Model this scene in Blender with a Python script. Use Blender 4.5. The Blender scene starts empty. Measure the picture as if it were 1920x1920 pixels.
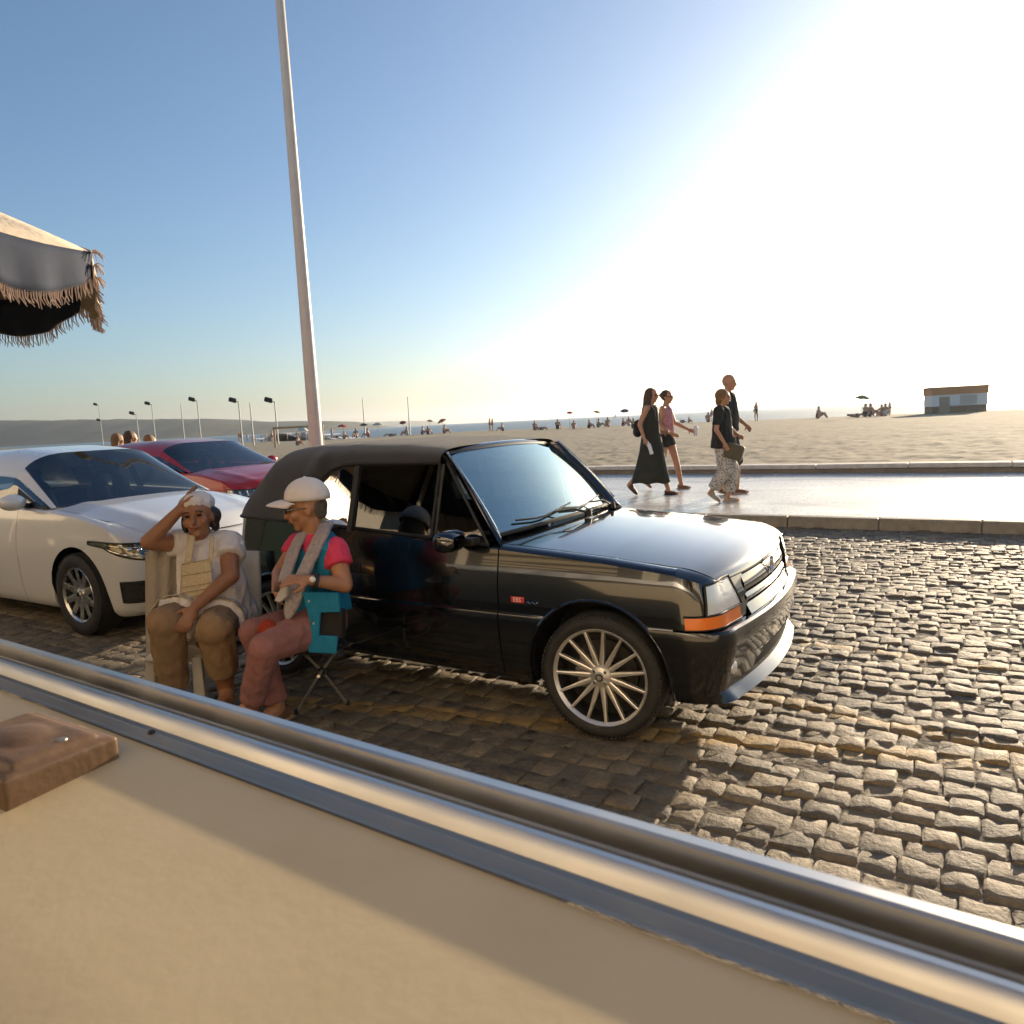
import bpy, bmesh, math, random
import numpy as np
from mathutils import Vector, Matrix

scene = bpy.context.scene
R = math.radians

# ------------------------------------------------------------------ camera
FPX = 1384.0                      # focal length in pixels of a 1920 px wide picture (31 mm film camera)
ROLL = R(2.88); PITCH = math.atan(170.8 / FPX); EYE = 1.45
fwd = Vector((0, math.cos(PITCH), -math.sin(PITCH)))
up0 = Vector((0, math.sin(PITCH), math.cos(PITCH)))
rt0 = Vector((1, 0, 0))
cam_r = rt0 * math.cos(ROLL) - up0 * math.sin(ROLL)
cam_u = rt0 * math.sin(ROLL) + up0 * math.cos(ROLL)
CAM = Vector((0, 0, EYE))
cd = bpy.data.cameras.new('camera'); cam = bpy.data.objects.new('camera', cd)
scene.collection.objects.link(cam)
m = Matrix((cam_r, cam_u, -fwd)).transposed().to_4x4(); m.translation = CAM
cam.matrix_world = m
cd.sensor_width = 36; cd.lens = 36 * FPX / 1920; cd.clip_start = 0.02; cd.clip_end = 30000
cd.dof.use_dof = True; cd.dof.focus_distance = 4.3; cd.dof.aperture_fstop = 7.0
scene.camera = cam

# ------------------------------------------------------------------ light
SUN_AZ = 40.0      # degrees to the right of straight ahead
SUN_EL = 10.5
world = bpy.data.worlds.new('World'); scene.world = world; world.use_nodes = True
wn = world.node_tree.nodes; wl = world.node_tree.links
sky = wn.new('ShaderNodeTexSky'); sky.sky_type = 'NISHITA'; sky.sun_disc = False
sky.sun_elevation = R(SUN_EL); sky.sun_rotation = R(SUN_AZ)
sky.air_density = 1.0; sky.dust_density = 1.2; sky.ozone_density = 3.2; sky.altitude = 0
bg = wn['Background']; bg.inputs['Strength'].default_value = 0.068
wl.new(sky.outputs[0], bg.inputs['Color'])
sd = bpy.data.lights.new('sun', 'SUN'); sun = bpy.data.objects.new('sun', sd)
scene.collection.objects.link(sun)
sd.energy = 3.5; sd.angle = R(0.55); sd.color = (1.0, 0.80, 0.56)
sv = Vector((math.sin(R(SUN_AZ)) * math.cos(R(SUN_EL)), math.cos(R(SUN_AZ)) * math.cos(R(SUN_EL)), math.sin(R(SUN_EL))))
sun.rotation_euler = sv.to_track_quat('Z', 'Y').to_euler()
sun.location = sv * 50
vs = scene.view_settings
vs.view_transform = 'Standard'; vs.look = 'None'; vs.gamma = 1.0; vs.use_curve_mapping = False
vs.exposure = 1.55
scene.cycles.max_bounces = 8; scene.cycles.transparent_max_bounces = 12
scene.cycles.caustics_reflective = False; scene.cycles.caustics_refractive = False
scene.cycles.volume_bounces = 0
random.seed(7); rng = np.random.default_rng(7)

# ------------------------------------------------------------------ frames
HEAD = R(-32.0)                                   # direction of the street
P0 = Vector((0.36105, 3.17253, 0.0))              # outer contact of the black car's front wheel
EX = Vector((math.cos(HEAD), math.sin(HEAD), 0)); NY = Vector((-math.sin(HEAD), math.cos(HEAD), 0))
def ST(s, t, z=0.0): return P0 + EX * s + NY * t + Vector((0, 0, z))
def ray(px, py): return (fwd * FPX + cam_r * (px - 960) - cam_u * (py - 960)).normalized()
def at(px, py, Y):                                # point at distance Y ahead that is seen at a pixel
    d = ray(px, py); return CAM + d * (Y / d.y)
def ground(px, py, z=0.0):
    d = ray(px, py); return CAM + d * ((z - EYE) / d.z)

# ------------------------------------------------------------------ object helpers
COL = scene.collection
class Geo:
    def __init__(self): self.v = []; self.f = []
    def add(self, vs, fs):
        n = len(self.v); self.v += [tuple(p) for p in vs]; self.f += [tuple(i + n for i in q) for q in fs]; return self
    def box(self, c, s, rot=None, taper=1.0):
        c = Vector(c); h = [x / 2 for x in s]; pts = []
        for z in (-1, 1):
            k = taper if z > 0 else 1
            for x, y in ((-1, -1), (1, -1), (1, 1), (-1, 1)):
                p = Vector((x * h[0] * k, y * h[1] * k, z * h[2]))
                if rot is not None: p = rot @ p
                pts.append(c + p)
        return self.add(pts, [(3, 2, 1, 0), (4, 5, 6, 7), (0, 1, 5, 4), (1, 2, 6, 5), (2, 3, 7, 6), (3, 0, 4, 7)])
    def tube(self, pts, rad, n=8, cap=True, flat=1.0):
        pts = [Vector(p) for p in pts]; rads = rad if isinstance(rad, (list, tuple)) else [rad] * len(pts)
        rings = []; a = None
        for i, p in enumerate(pts):
            d = (pts[min(i + 1, len(pts) - 1)] - pts[max(i - 1, 0)]).normalized()
            if a is None:
                a = Vector((0, 0, 1)) if abs(d.z) < 0.9 else Vector((1, 0, 0))
            a = (a - d * a.dot(d)).normalized(); b = d.cross(a)
            rings.append([p + (a * math.cos(2 * math.pi * k / n) * flat + b * math.sin(2 * math.pi * k / n)) * rads[i] for k in range(n)])
        vs = [q for r_ in rings for q in r_]; fs = []
        for i in range(len(pts) - 1):
            for k in range(n):
                fs.append((i * n + k, i * n + (k + 1) % n, (i + 1) * n + (k + 1) % n, (i + 1) * n + k))
        if cap:
            fs.append(tuple(range(n))[::-1]); fs.append(tuple(range((len(pts) - 1) * n, len(pts) * n)))
        return self.add(vs, fs)
    def grid(self, rows, closed=False):
        n = len(rows[0]); vs = [p for r_ in rows for p in r_]; fs = []
        for i in range(len(rows) - 1):
            for k in range(n if closed else n - 1):
                fs.append((i * n + k, i * n + (k + 1) % n, (i + 1) * n + (k + 1) % n, (i + 1) * n + k))
        return self.add(vs, fs)
    def lathe(self, prof, n=24, c=(0, 0, 0), axis='z'):
        rows = []
        for r_, h in prof:
            row = []
            for k in range(n):
                a = 2 * math.pi * k / n; x, y = r_ * math.cos(a), r_ * math.sin(a)
                p = {'z': (x, y, h), 'y': (x, h, y), 'x': (h, x, y)}[axis]
                row.append((c[0] + p[0], c[1] + p[1], c[2] + p[2]))
            rows.append(row)
        return self.grid(rows, True)
    def ell(self, c, r, rot=None, n=14, m_=9):
        c = Vector(c); rows = []
        for i in range(m_ + 1):
            th = math.pi * min(max(i / m_, 0.004), 0.996)
            row = []
            for k in range(n):
                a = 2 * math.pi * k / n
                p = Vector((r[0] * math.sin(th) * math.cos(a), r[1] * math.sin(th) * math.sin(a), r[2] * math.cos(th)))
                if rot is not None: p = rot @ p
                row.append(c + p)
            rows.append(row)
        self.grid(rows[::-1], True); b = len(self.v) - n * (m_ + 1)
        self.f.append(tuple(range(b, b + n))[::-1]); self.f.append(tuple(range(b + n * m_, b + n * (m_ + 1))))
        return self
    def cap(self, p0, r0, p1, r1, n=10, flat0=False, flat1=False):
        p0, p1 = Vector(p0), Vector(p1); d = (p1 - p0); L = max(d.length, 1e-6); d = d / L
        pts = []; rr = []
        if not flat0:
            for a in (80, 55, 28): pts.append(p0 - d * r0 * math.sin(R(a))); rr.append(r0 * math.cos(R(a)))
        pts += [p0, p1]; rr += [r0, r1]
        if not flat1:
            for a in (28, 55, 80): pts.append(p1 + d * r1 * math.sin(R(a))); rr.append(r1 * math.cos(R(a)))
        return self.tube(pts, rr, n)
    def poly(self, pts, thick):                    # extruded outline: pts plus the thickness vector
        t = Vector(thick); n = len(pts); a = [Vector(p) for p in pts]; b = [p + t for p in a]
        return self.add(a + b, [tuple(range(n))[::-1], tuple(range(n, 2 * n))] + [(k, (k + 1) % n, n + (k + 1) % n, n + k) for k in range(n)])

def mesh_of(name, g, smooth=True, weld=0.0, recalc=True):
    me = bpy.data.meshes.new(name); me.from_pydata(g.v, [], g.f); me.validate()
    if weld or recalc:
        bm = bmesh.new(); bm.from_mesh(me)
        if weld:
            bmesh.ops.remove_doubles(bm, verts=bm.verts, dist=weld)
            bmesh.ops.dissolve_degenerate(bm, edges=bm.edges, dist=weld)
        if recalc: bmesh.ops.recalc_face_normals(bm, faces=bm.faces)
        bm.to_mesh(me); bm.free()
    if smooth: me.polygons.foreach_set('use_smooth', [True] * len(me.polygons))
    return me
def link(name, me, mat=None, parent=None):
    o = bpy.data.objects.new(name, me); COL.objects.link(o)
    if mat is not None:
        if len(me.materials) == 0: me.materials.append(mat)
        else: me.materials[0] = mat
    if parent is not None: o.parent = parent
    return o
def obj(name, g, mat, parent=None, smooth=True, sharp=40, bevel=0.0, weld=0.0, solid=0.0, subd=0, recalc=True):
    me = mesh_of(name, g, smooth, weld, recalc); o = link(name, me, mat, parent)
    if smooth and sharp:
        try: me.set_sharp_from_angle(angle=R(sharp))
        except Exception: pass
    if solid:
        md = o.modifiers.new('solid', 'SOLIDIFY'); md.thickness = solid; md.offset = 0
    if subd:
        md = o.modifiers.new('sub', 'SUBSURF'); md.levels = subd; md.render_levels = subd
    if bevel:
        md = o.modifiers.new('bevel', 'BEVEL'); md.width = bevel; md.segments = 2; md.limit_method = 'ANGLE'; md.angle_limit = R(40)
    return o
def tag(o, label=None, cat=None, group=None, kind=None):
    if label: o['label'] = label
    if cat: o['category'] = cat
    if group: o['group'] = group
    if kind: o['kind'] = kind
    return o
def thing(name, label, cat, loc=(0, 0, 0), rz=0.0, group=None):
    o = bpy.data.objects.new(name, None); COL.objects.link(o); o.location = loc; o.rotation_euler = (0, 0, rz)
    o.empty_display_size = 0.1
    return tag(o, label, cat, group)
def blob(name, g, mat, parent=None, vox=0.012, sm=5, fac=0.5):
    """closed overlapping shapes fused into one continuous skin"""
    me = bpy.data.meshes.new(name); me.from_pydata(g.v, [], g.f)
    o = bpy.data.objects.new(name, me); COL.objects.link(o)
    md = o.modifiers.new('r', 'REMESH'); md.mode = 'VOXEL'; md.voxel_size = vox; md.use_smooth_shade = True
    if sm:
        md = o.modifiers.new('s', 'SMOOTH'); md.factor = fac; md.iterations = sm
    dg = bpy.context.evaluated_depsgraph_get()
    nm = bpy.data.meshes.new_from_object(o.evaluated_get(dg)); nm.name = name
    bpy.data.objects.remove(o); bpy.data.meshes.remove(me)
    nm.polygons.foreach_set('use_smooth', [True] * len(nm.polygons))
    return link(name, nm, mat, parent)
def wrinkle(o, amp=0.006, freq=16.0, seed=0, stretch=(1, 1, 0.55)):
    '''cloth folds: push the skin in and out along its normals'''
    me = o.data; n = len(me.vertices); co = np.empty(n * 3); me.vertices.foreach_get('co', co); co = co.reshape(-1, 3); no = np.empty(n * 3); me.vertices.foreach_get('normal', no); no = no.reshape(-1, 3)
    q = co * np.array(stretch) * freq
    a = vnoise(q[:, 0] + 0.6 * q[:, 2], q[:, 1] - 0.8 * q[:, 2], seed); b_ = vnoise(q[:, 0] * 1.9 - 1.1 * q[:, 2], q[:, 1] * 1.9 + 1.3 * q[:, 2], seed + 3)
    h = (0.5 - np.abs(a - 0.5) * 2) * 0.7 + (0.5 - np.abs(b_ - 0.5) * 2) * 0.3
    co = co + no * (h * amp)[:, None]; me.vertices.foreach_set('co', co.ravel()); me.update(); return o
def vnoise(x, y, seed=0):
    def h(i, j): return np.modf(np.sin(i * 127.1 + j * 311.7 + seed * 17.3) * 43758.5453)[0] % 1.0
    i, j = np.floor(x), np.floor(y); fx, fy = x - i, y - j; fx = fx * fx * (3 - 2 * fx); fy = fy * fy * (3 - 2 * fy)
    return (h(i, j) * (1 - fx) + h(i + 1, j) * fx) * (1 - fy) + (h(i, j + 1) * (1 - fx) + h(i + 1, j + 1) * fx) * fy
def copy_tree(o, parent=None):
    c = o.copy(); COL.objects.link(c); c.parent = parent
    for ch in [x for x in bpy.data.objects if x.parent == o]: copy_tree(ch, c)
    return c

# ------------------------------------------------------------------ materials
MATS = {}
def mat(name, col=(0.5, 0.5, 0.5), rough=0.6, metal=0.0, var=0.0, vscale=20.0, bump=0.0, bscale=60.0, coat=0.0, spec=0.5, sss=0.0, rvar=0.0, col2=None, sheen=0.0, coords='Object', cior=1.5):
    if name in MATS: return MATS[name]
    mt = bpy.data.materials.new(name); mt.use_nodes = True; nt = mt.node_tree; N = nt.nodes; L = nt.links
    b = N['Principled BSDF']; b.inputs['Base Color'].default_value = (*col, 1); b.inputs['Roughness'].default_value = rough
    b.inputs['Metallic'].default_value = metal; b.inputs['Specular IOR Level'].default_value = spec
    b.inputs['Coat Weight'].default_value = coat; b.inputs['Coat IOR'].default_value = cior; b.inputs['Coat Roughness'].default_value = 0.03
    if sss: b.inputs['Subsurface Weight'].default_value = sss; b.inputs['Subsurface Radius'].default_value = (0.02, 0.008, 0.004); b.inputs['Subsurface Scale'].default_value = 0.5
    if sheen: b.inputs['Sheen Weight'].default_value = sheen
    tc = N.new('ShaderNodeTexCoord')
    if var or col2:
        nz = N.new('ShaderNodeTexNoise'); nz.inputs['Scale'].default_value = vscale; nz.inputs['Detail'].default_value = 5; nz.inputs['Roughness'].default_value = 0.65
        L.new(tc.outputs[coords], nz.inputs['Vector'])
        rp = N.new('ShaderNodeValToRGB'); rp.color_ramp.elements[0].position = 0.32; rp.color_ramp.elements[1].position = 0.68
        c2 = col2 if col2 else tuple(min(1, x * (1 + var)) for x in col); c1 = col if col2 else tuple(x * (1 - var) for x in col)
        rp.color_ramp.elements[0].color = (*c1, 1); rp.color_ramp.elements[1].color = (*c2, 1)
        L.new(nz.outputs[0], rp.inputs[0]); L.new(rp.outputs[0], b.inputs['Base Color'])
    if rvar:
        nz2 = N.new('ShaderNodeTexNoise'); nz2.inputs['Scale'].default_value = vscale * 0.37; nz2.inputs['Detail'].default_value = 6
        L.new(tc.outputs[coords], nz2.inputs['Vector'])
        mr = N.new('ShaderNodeMapRange'); mr.inputs[1].default_value = 0.35; mr.inputs[2].default_value = 0.7
        mr.inputs[3].default_value = max(0, rough - rvar * 0.4); mr.inputs[4].default_value = rough + rvar
        L.new(nz2.outputs[0], mr.inputs[0]); L.new(mr.outputs[0], b.inputs['Roughness'])
    if bump:
        nb = N.new('ShaderNodeTexNoise'); nb.inputs['Scale'].default_value = bscale; nb.inputs['Detail'].default_value = 6
        L.new(tc.outputs[coords], nb.inputs['Vector'])
        bp = N.new('ShaderNodeBump'); bp.inputs['Strength'].default_value = bump; bp.inputs['Distance'].default_value = 0.02
        L.new(nb.outputs[0], bp.inputs['Height']); L.new(bp.outputs[0], b.inputs['Normal'])
    MATS[name] = mt; return mt
def glass(name, tint=(0.5, 0.55, 0.55), gloss=0.0, rough=0.01, ior=1.5, gcol=(1, 1, 1)):
    """thin pane: fresnel mirror over a tinted see-through sheet"""
    if name in MATS: return MATS[name]
    mt = bpy.data.materials.new(name); mt.use_nodes = True; N = mt.node_tree.nodes; L = mt.node_tree.links
    N.remove(N['Principled BSDF']); out = N['Material Output']
    tr = N.new('ShaderNodeBsdfTransparent'); tr.inputs[0].default_value = (*tint, 1)
    gl = N.new('ShaderNodeBsdfGlossy'); gl.inputs['Roughness'].default_value = rough; gl.inputs['Color'].default_value = (*gcol, 1)
    fr = N.new('ShaderNodeFresnel'); fr.inputs[0].default_value = ior
    mx = N.new('ShaderNodeMixShader'); src = fr.outputs[0]
    if gloss:
        ad = N.new('ShaderNodeMath'); ad.operation = 'ADD'; ad.use_clamp = True; ad.inputs[1].default_value = gloss
        L.new(src, ad.inputs[0]); src = ad.outputs[0]
    L.new(src, mx.inputs[0]); L.new(tr.outputs[0], mx.inputs[1]); L.new(gl.outputs[0], mx.inputs[2]); L.new(mx.outputs[0], out.inputs[0])
    MATS[name] = mt; return mt
# ================================================================== setting
def nodes_of(mt): return mt.node_tree.nodes, mt.node_tree.links, mt.node_tree.nodes['Principled BSDF']
def math_node(N, L, op, a, b=None, clamp=False):
    n = N.new('ShaderNodeMath'); n.operation = op; n.use_clamp = clamp
    for i, v in enumerate((a, b)):
        if v is None: continue
        if isinstance(v, (int, float)): n.inputs[i].default_value = v
        else: L.new(v, n.inputs[i])
    return n.outputs[0]
def noise_node(N, L, vec, scale, detail=5, rough=0.6):
    n = N.new('ShaderNodeTexNoise'); n.inputs['Scale'].default_value = scale; n.inputs['Detail'].default_value = detail
    n.inputs['Roughness'].default_value = rough; L.new(vec, n.inputs['Vector']); return n.outputs[0]

# ---- sea
def water_mat():
    mt = mat('sea_water', (0.07, 0.11, 0.13), rough=0.30, spec=0.3); N, L, b = nodes_of(mt)
    tc = N.new('ShaderNodeTexCoord'); mp = N.new('ShaderNodeMapping'); mp.inputs['Scale'].default_value = (0.05, 0.35, 1)
    mp.inputs['Rotation'].default_value = (0, 0, R(20)); L.new(tc.outputs['Object'], mp.inputs[0])
    h = noise_node(N, L, mp.outputs[0], 1.6, 8, 0.7)
    bp = N.new('ShaderNodeBump'); bp.inputs['Strength'].default_value = 0.75; bp.inputs['Distance'].default_value = 0.7
    L.new(h, bp.inputs['Height']); L.new(bp.outputs[0], b.inputs['Normal'])
    return mt
g = Geo(); xs = np.linspace(-9000, 9000, 25); ys = [10, 60, 150, 400, 1000, 2500, 5000, 9000]
g.grid([[(x, y, -0.15) for x in xs] for y in ys])
tag(obj('sea', g, water_mat(), smooth=False), kind='structure')

# ---- beach: a polar sheet from the promenade wall to the water line
SHX = [(2600, 735), (1920, 768), (1740, 775), (1600, 781), (1450, 787), (1200, 796.5), (1000, 804), (880, 809), (700, 820.5), (610, 825), (520, 828), (440, 830.5), (200, 835.5), (0, 842), (-700, 868)]
sh = []
for px, py in SHX:
    p = ground(px, py, 0.02); sh.append((math.degrees(math.atan2(p.x, p.y)), math.hypot(p.x, p.y)))
sh.sort(); sh_az = [a for a, _ in sh]; sh_r = [r_ for _, r_ in sh]
WALL_T = 12.62; SAND_Z = 0.22
azs = np.radians(np.arange(-50, 50.01, 0.22)); NR = 150; rows = []
for a in azs:
    d = Vector((math.sin(a), math.cos(a), 0)); k = d.dot(NY)
    rn = (WALL_T + 0.2 + 2.8818) / max(k, 0.12); rf = float(np.interp(math.degrees(a), sh_az, sh_r)); rf = max(rf, rn + 8)
    q = np.linspace(0, 1, NR); rr = rn * (rf * 1.04 / rn) ** q
    x = rr * d.x; y = rr * d.y
    z = np.interp(rr / rf, [0, 0.90, 1.0, 1.04], [SAND_Z, SAND_Z - 0.02, -0.13, -0.3])
    fade = np.clip(1.15 - rr / rf, 0, 1) * np.clip((rr - rn) / 2, 0, 1)
    z = z + fade * (0.05 * (vnoise(x * 0.9, y * 0.9) - 0.5) + 0.05 * (vnoise(x * 2.6, y * 2.6, 1) - 0.5) + 0.05 * (vnoise(x * 6, y * 6, 2) - 0.5))
    rows.append(list(zip(x, y, z)))
g = Geo(); g.grid(rows)
ms = mat('beach_sand', (0.27, 0.225, 0.150), rough=0.95, col2=(0.37, 0.31, 0.215), vscale=2.2, bump=1.0, bscale=5.5, spec=0.2)
N, L, b = nodes_of(ms)
tag(obj('beach', g, ms, recalc=False, sharp=0), kind='structure')

# foam of the breakers along the bay
g = Geo()
for x0, x1, y0, y1, w in ((500, 586, 815, 812, 2.2), (556, 640, 818, 813, 2.0), (470, 560, 812.5, 809, 2.0), (470, 545, 823, 821, 1.6)):
    lo = []; hi = []
    for k in range(15):
        f = k / 14; px = x0 + (x1 - x0) * f; py = y0 + (y1 - y0) * f; wob = w * (0.35 + 0.65 * math.sin(math.pi * f)) * (0.7 + 0.3 * math.sin(k * 2.1))
        lo.append(ground(px, py + wob, -0.10)); hi.append(ground(px, py - wob, -0.10))
    g.grid([lo, hi])
tag(obj('surf', g, mat('foam', (0.8, 0.8, 0.8), rough=0.8), smooth=False), kind='structure')

# ---- headlands across the bay
def ridge(name, prof, Y0, depth, m_, shift=0):
    """prof: list of (pixel x, pixel y of the crest)"""
    xs = [p[0] for p in prof]; ys_ = [p[1] for p in prof]; rows = [[] for _ in range(8)]
    n = 90
    for k in range(n + 1):
        px = xs[0] + (xs[-1] - xs[0]) * k / n; py = float(np.interp(px, xs, ys_))
        top = at(px, py, Y0); h = max(top.z, 0.2)
        h *= 1 + 0.05 * (float(vnoise(np.array(k * 0.8), np.array(3.0 + shift))) - 0.5)
        for j, (fd, fh) in enumerate(((-0.5, -0.02), (-0.34, 0.12), (-0.26, 0.42), (-0.15, 0.72), (-0.05, 0.95), (0, 1.0), (0.4, 0.95), (1.0, 0.0))):
            wob = 0.10 * (float(vnoise(np.array(k * 0.55), np.array(j * 1.7 + shift))) - 0.5)
            rows[j].append((top.x, Y0 + depth * (fd + wob * (1 if 0 < j < 5 else 0)), h * fh))
    g = Geo(); g.grid(rows)
    return tag(obj(name, g, m_, recalc=True), kind='structure')
mh = mat('scrub_hill', (0.03, 0.045, 0.022), rough=0.95, col2=(0.10, 0.09, 0.055), vscale=0.012, spec=0.1)
ridge('headland', [(-300, 792), (100, 788), (200, 786), (330, 786), (380, 785), (430, 789), (470, 791), (540, 790), (600, 789), (632, 790), (660, 798), (685, 806)], 2000, 700, mh)
ridge('far_headland', [(600, 796), (660, 793), (700, 791), (760, 789), (800, 789), (822, 795), (835, 799)], 5200, 1200, mh, 9)

# ---- promenade with a low wall along the sand and a kerb along the road
KERB_T = 6.42; PROM_Z = 0.125
mp_ = mat('promenade_limestone', (0.42, 0.40, 0.37), rough=0.34); N, L, b = nodes_of(mp_)
tc = N.new('ShaderNodeTexCoord'); V = tc.outputs['Object']
vo = N.new('ShaderNodeTexVoronoi'); vo.inputs['Scale'].default_value = 11; L.new(V, vo.inputs['Vector'])
vd = N.new('ShaderNodeTexVoronoi'); vd.feature = 'DISTANCE_TO_EDGE'; vd.inputs['Scale'].default_value = 11; L.new(V, vd.inputs['Vector'])
sx = N.new('ShaderNodeSeparateXYZ'); L.new(V, sx.inputs[0])
# dark basalt wave bands laid into the pale stone
wv = math_node(N, L, 'SINE', math_node(N, L, 'MULTIPLY', sx.outputs[0], 1.7)); ph = math_node(N, L, 'ADD', sx.outputs[1], math_node(N, L, 'MULTIPLY', wv, 0.28))
fr_ = math_node(N, L, 'FRACT', math_node(N, L, 'MULTIPLY', ph, 0.55)); band = math_node(N, L, 'LESS_THAN', fr_, 0.16)
rp = N.new('ShaderNodeValToRGB'); rp.color_ramp.elements[0].color = (0.58, 0.54, 0.49, 1); rp.color_ramp.elements[1].color = (0.76, 0.72, 0.66, 1)
L.new(vo.outputs['Color'], rp.inputs[0])
mx = N.new('ShaderNodeMixRGB'); mx.inputs[2].default_value = (0.46, 0.42, 0.38, 1); L.new(band, mx.inputs[0]); L.new(rp.outputs[0], mx.inputs[1])
jt = math_node(N, L, 'LESS_THAN', vd.outputs['Distance'], 0.05)
mj = N.new('ShaderNodeMixRGB'); mj.inputs[2].default_value = (0.30, 0.27, 0.24, 1); L.new(jt, mj.inputs[0]); L.new(mx.outputs[0], mj.inputs[1]); L.new(mj.outputs[0], b.inputs['Base Color'])
nz = noise_node(N, L, V, 0.6, 5)
mr = N.new('ShaderNodeMapRange'); mr.inputs[1].default_value = 0.3; mr.inputs[2].default_value = 0.7; mr.inputs[3].default_value = 0.23; mr.inputs[4].default_value = 0.40
L.new(nz, mr.inputs[0]); L.new(mr.outputs[0], b.inputs['Roughness'])
bp = N.new('ShaderNodeBump'); bp.inputs['Strength'].default_value = 0.25; bp.inputs['Distance'].default_value = 0.01
hh = math_node(N, L, 'ADD', math_node(N, L, 'MULTIPLY', vd.outputs['Distance'], 0.8, True), math_node(N, L, 'MULTIPLY', noise_node(N, L, V, 5, 4), 0.8))
L.new(hh, bp.inputs['Height']); L.new(bp.outputs[0], b.inputs['Normal'])
def sheet(name, s0, s1, t0, t1, z, mt, ns=2, nt_=2, thick=0.0):
    o = bpy.data.objects.new(name, None)
    g = Geo(); g.grid([[(s, t, z) for s in np.linspace(s0, s1, ns)] for t in np.linspace(t0, t1, nt_)])
    me = mesh_of(name, g, False); o = link(name, me, mt); o.location = P0; o.rotation_euler = (0, 0, HEAD); return o
prom = tag(sheet('promenade', -120, 60, KERB_T + 0.16, WALL_T, PROM_Z, mp_), kind='structure')

mk = mat('kerb_granite', (0.30, 0.26, 0.20), rough=0.75, var=0.25, vscale=9, bump=0.4, bscale=40)
kerb = thing('kerb', None, None, P0, HEAD); kerb['kind'] = 'structure'
g = Geo(); g.box((0, 0, 0.0), (0.993, 0.155, 0.26)); kme = mesh_of('kerb_stone', g, False); kme.materials.append(mk)
for k in range(26):
    o = link('kerb_stone', kme, mk, kerb); o.location = (-14.0 + k * 1.0, KERB_T + 0.08, rng.normal(0, 0.004)); o.rotation_euler = (rng.normal(0, 0.006), rng.normal(0, 0.003), rng.normal(0, 0.003))
    md = o.modifiers.new('b', 'BEVEL'); md.width = 0.018; md.segments = 3
g = Geo(); g.box((-68, KERB_T + 0.08, 0), (105.9, 0.15, 0.256)); g.box((36, KERB_T + 0.08, 0), (48, 0.15, 0.256))
tag(obj('kerb_run', g, mk, kerb, smooth=False), kind='stuff')
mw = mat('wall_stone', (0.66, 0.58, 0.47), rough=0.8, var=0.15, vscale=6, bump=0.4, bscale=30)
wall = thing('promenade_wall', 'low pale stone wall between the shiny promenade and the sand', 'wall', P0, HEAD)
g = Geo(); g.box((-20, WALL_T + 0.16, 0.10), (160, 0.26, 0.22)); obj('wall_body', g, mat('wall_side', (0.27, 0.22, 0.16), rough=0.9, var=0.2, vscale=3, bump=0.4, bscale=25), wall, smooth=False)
g = Geo(); g.box((0, 0, 0), (1.585, 0.42, 0.085)); cme = mesh_of('coping_stone', g, False); cme.materials.append(mw)
for k in range(34):
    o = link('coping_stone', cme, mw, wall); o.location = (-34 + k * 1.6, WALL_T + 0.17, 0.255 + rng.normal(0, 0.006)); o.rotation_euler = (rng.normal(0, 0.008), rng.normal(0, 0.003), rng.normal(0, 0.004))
    md = o.modifiers.new('b', 'BEVEL'); md.width = 0.02; md.segments = 2

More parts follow.
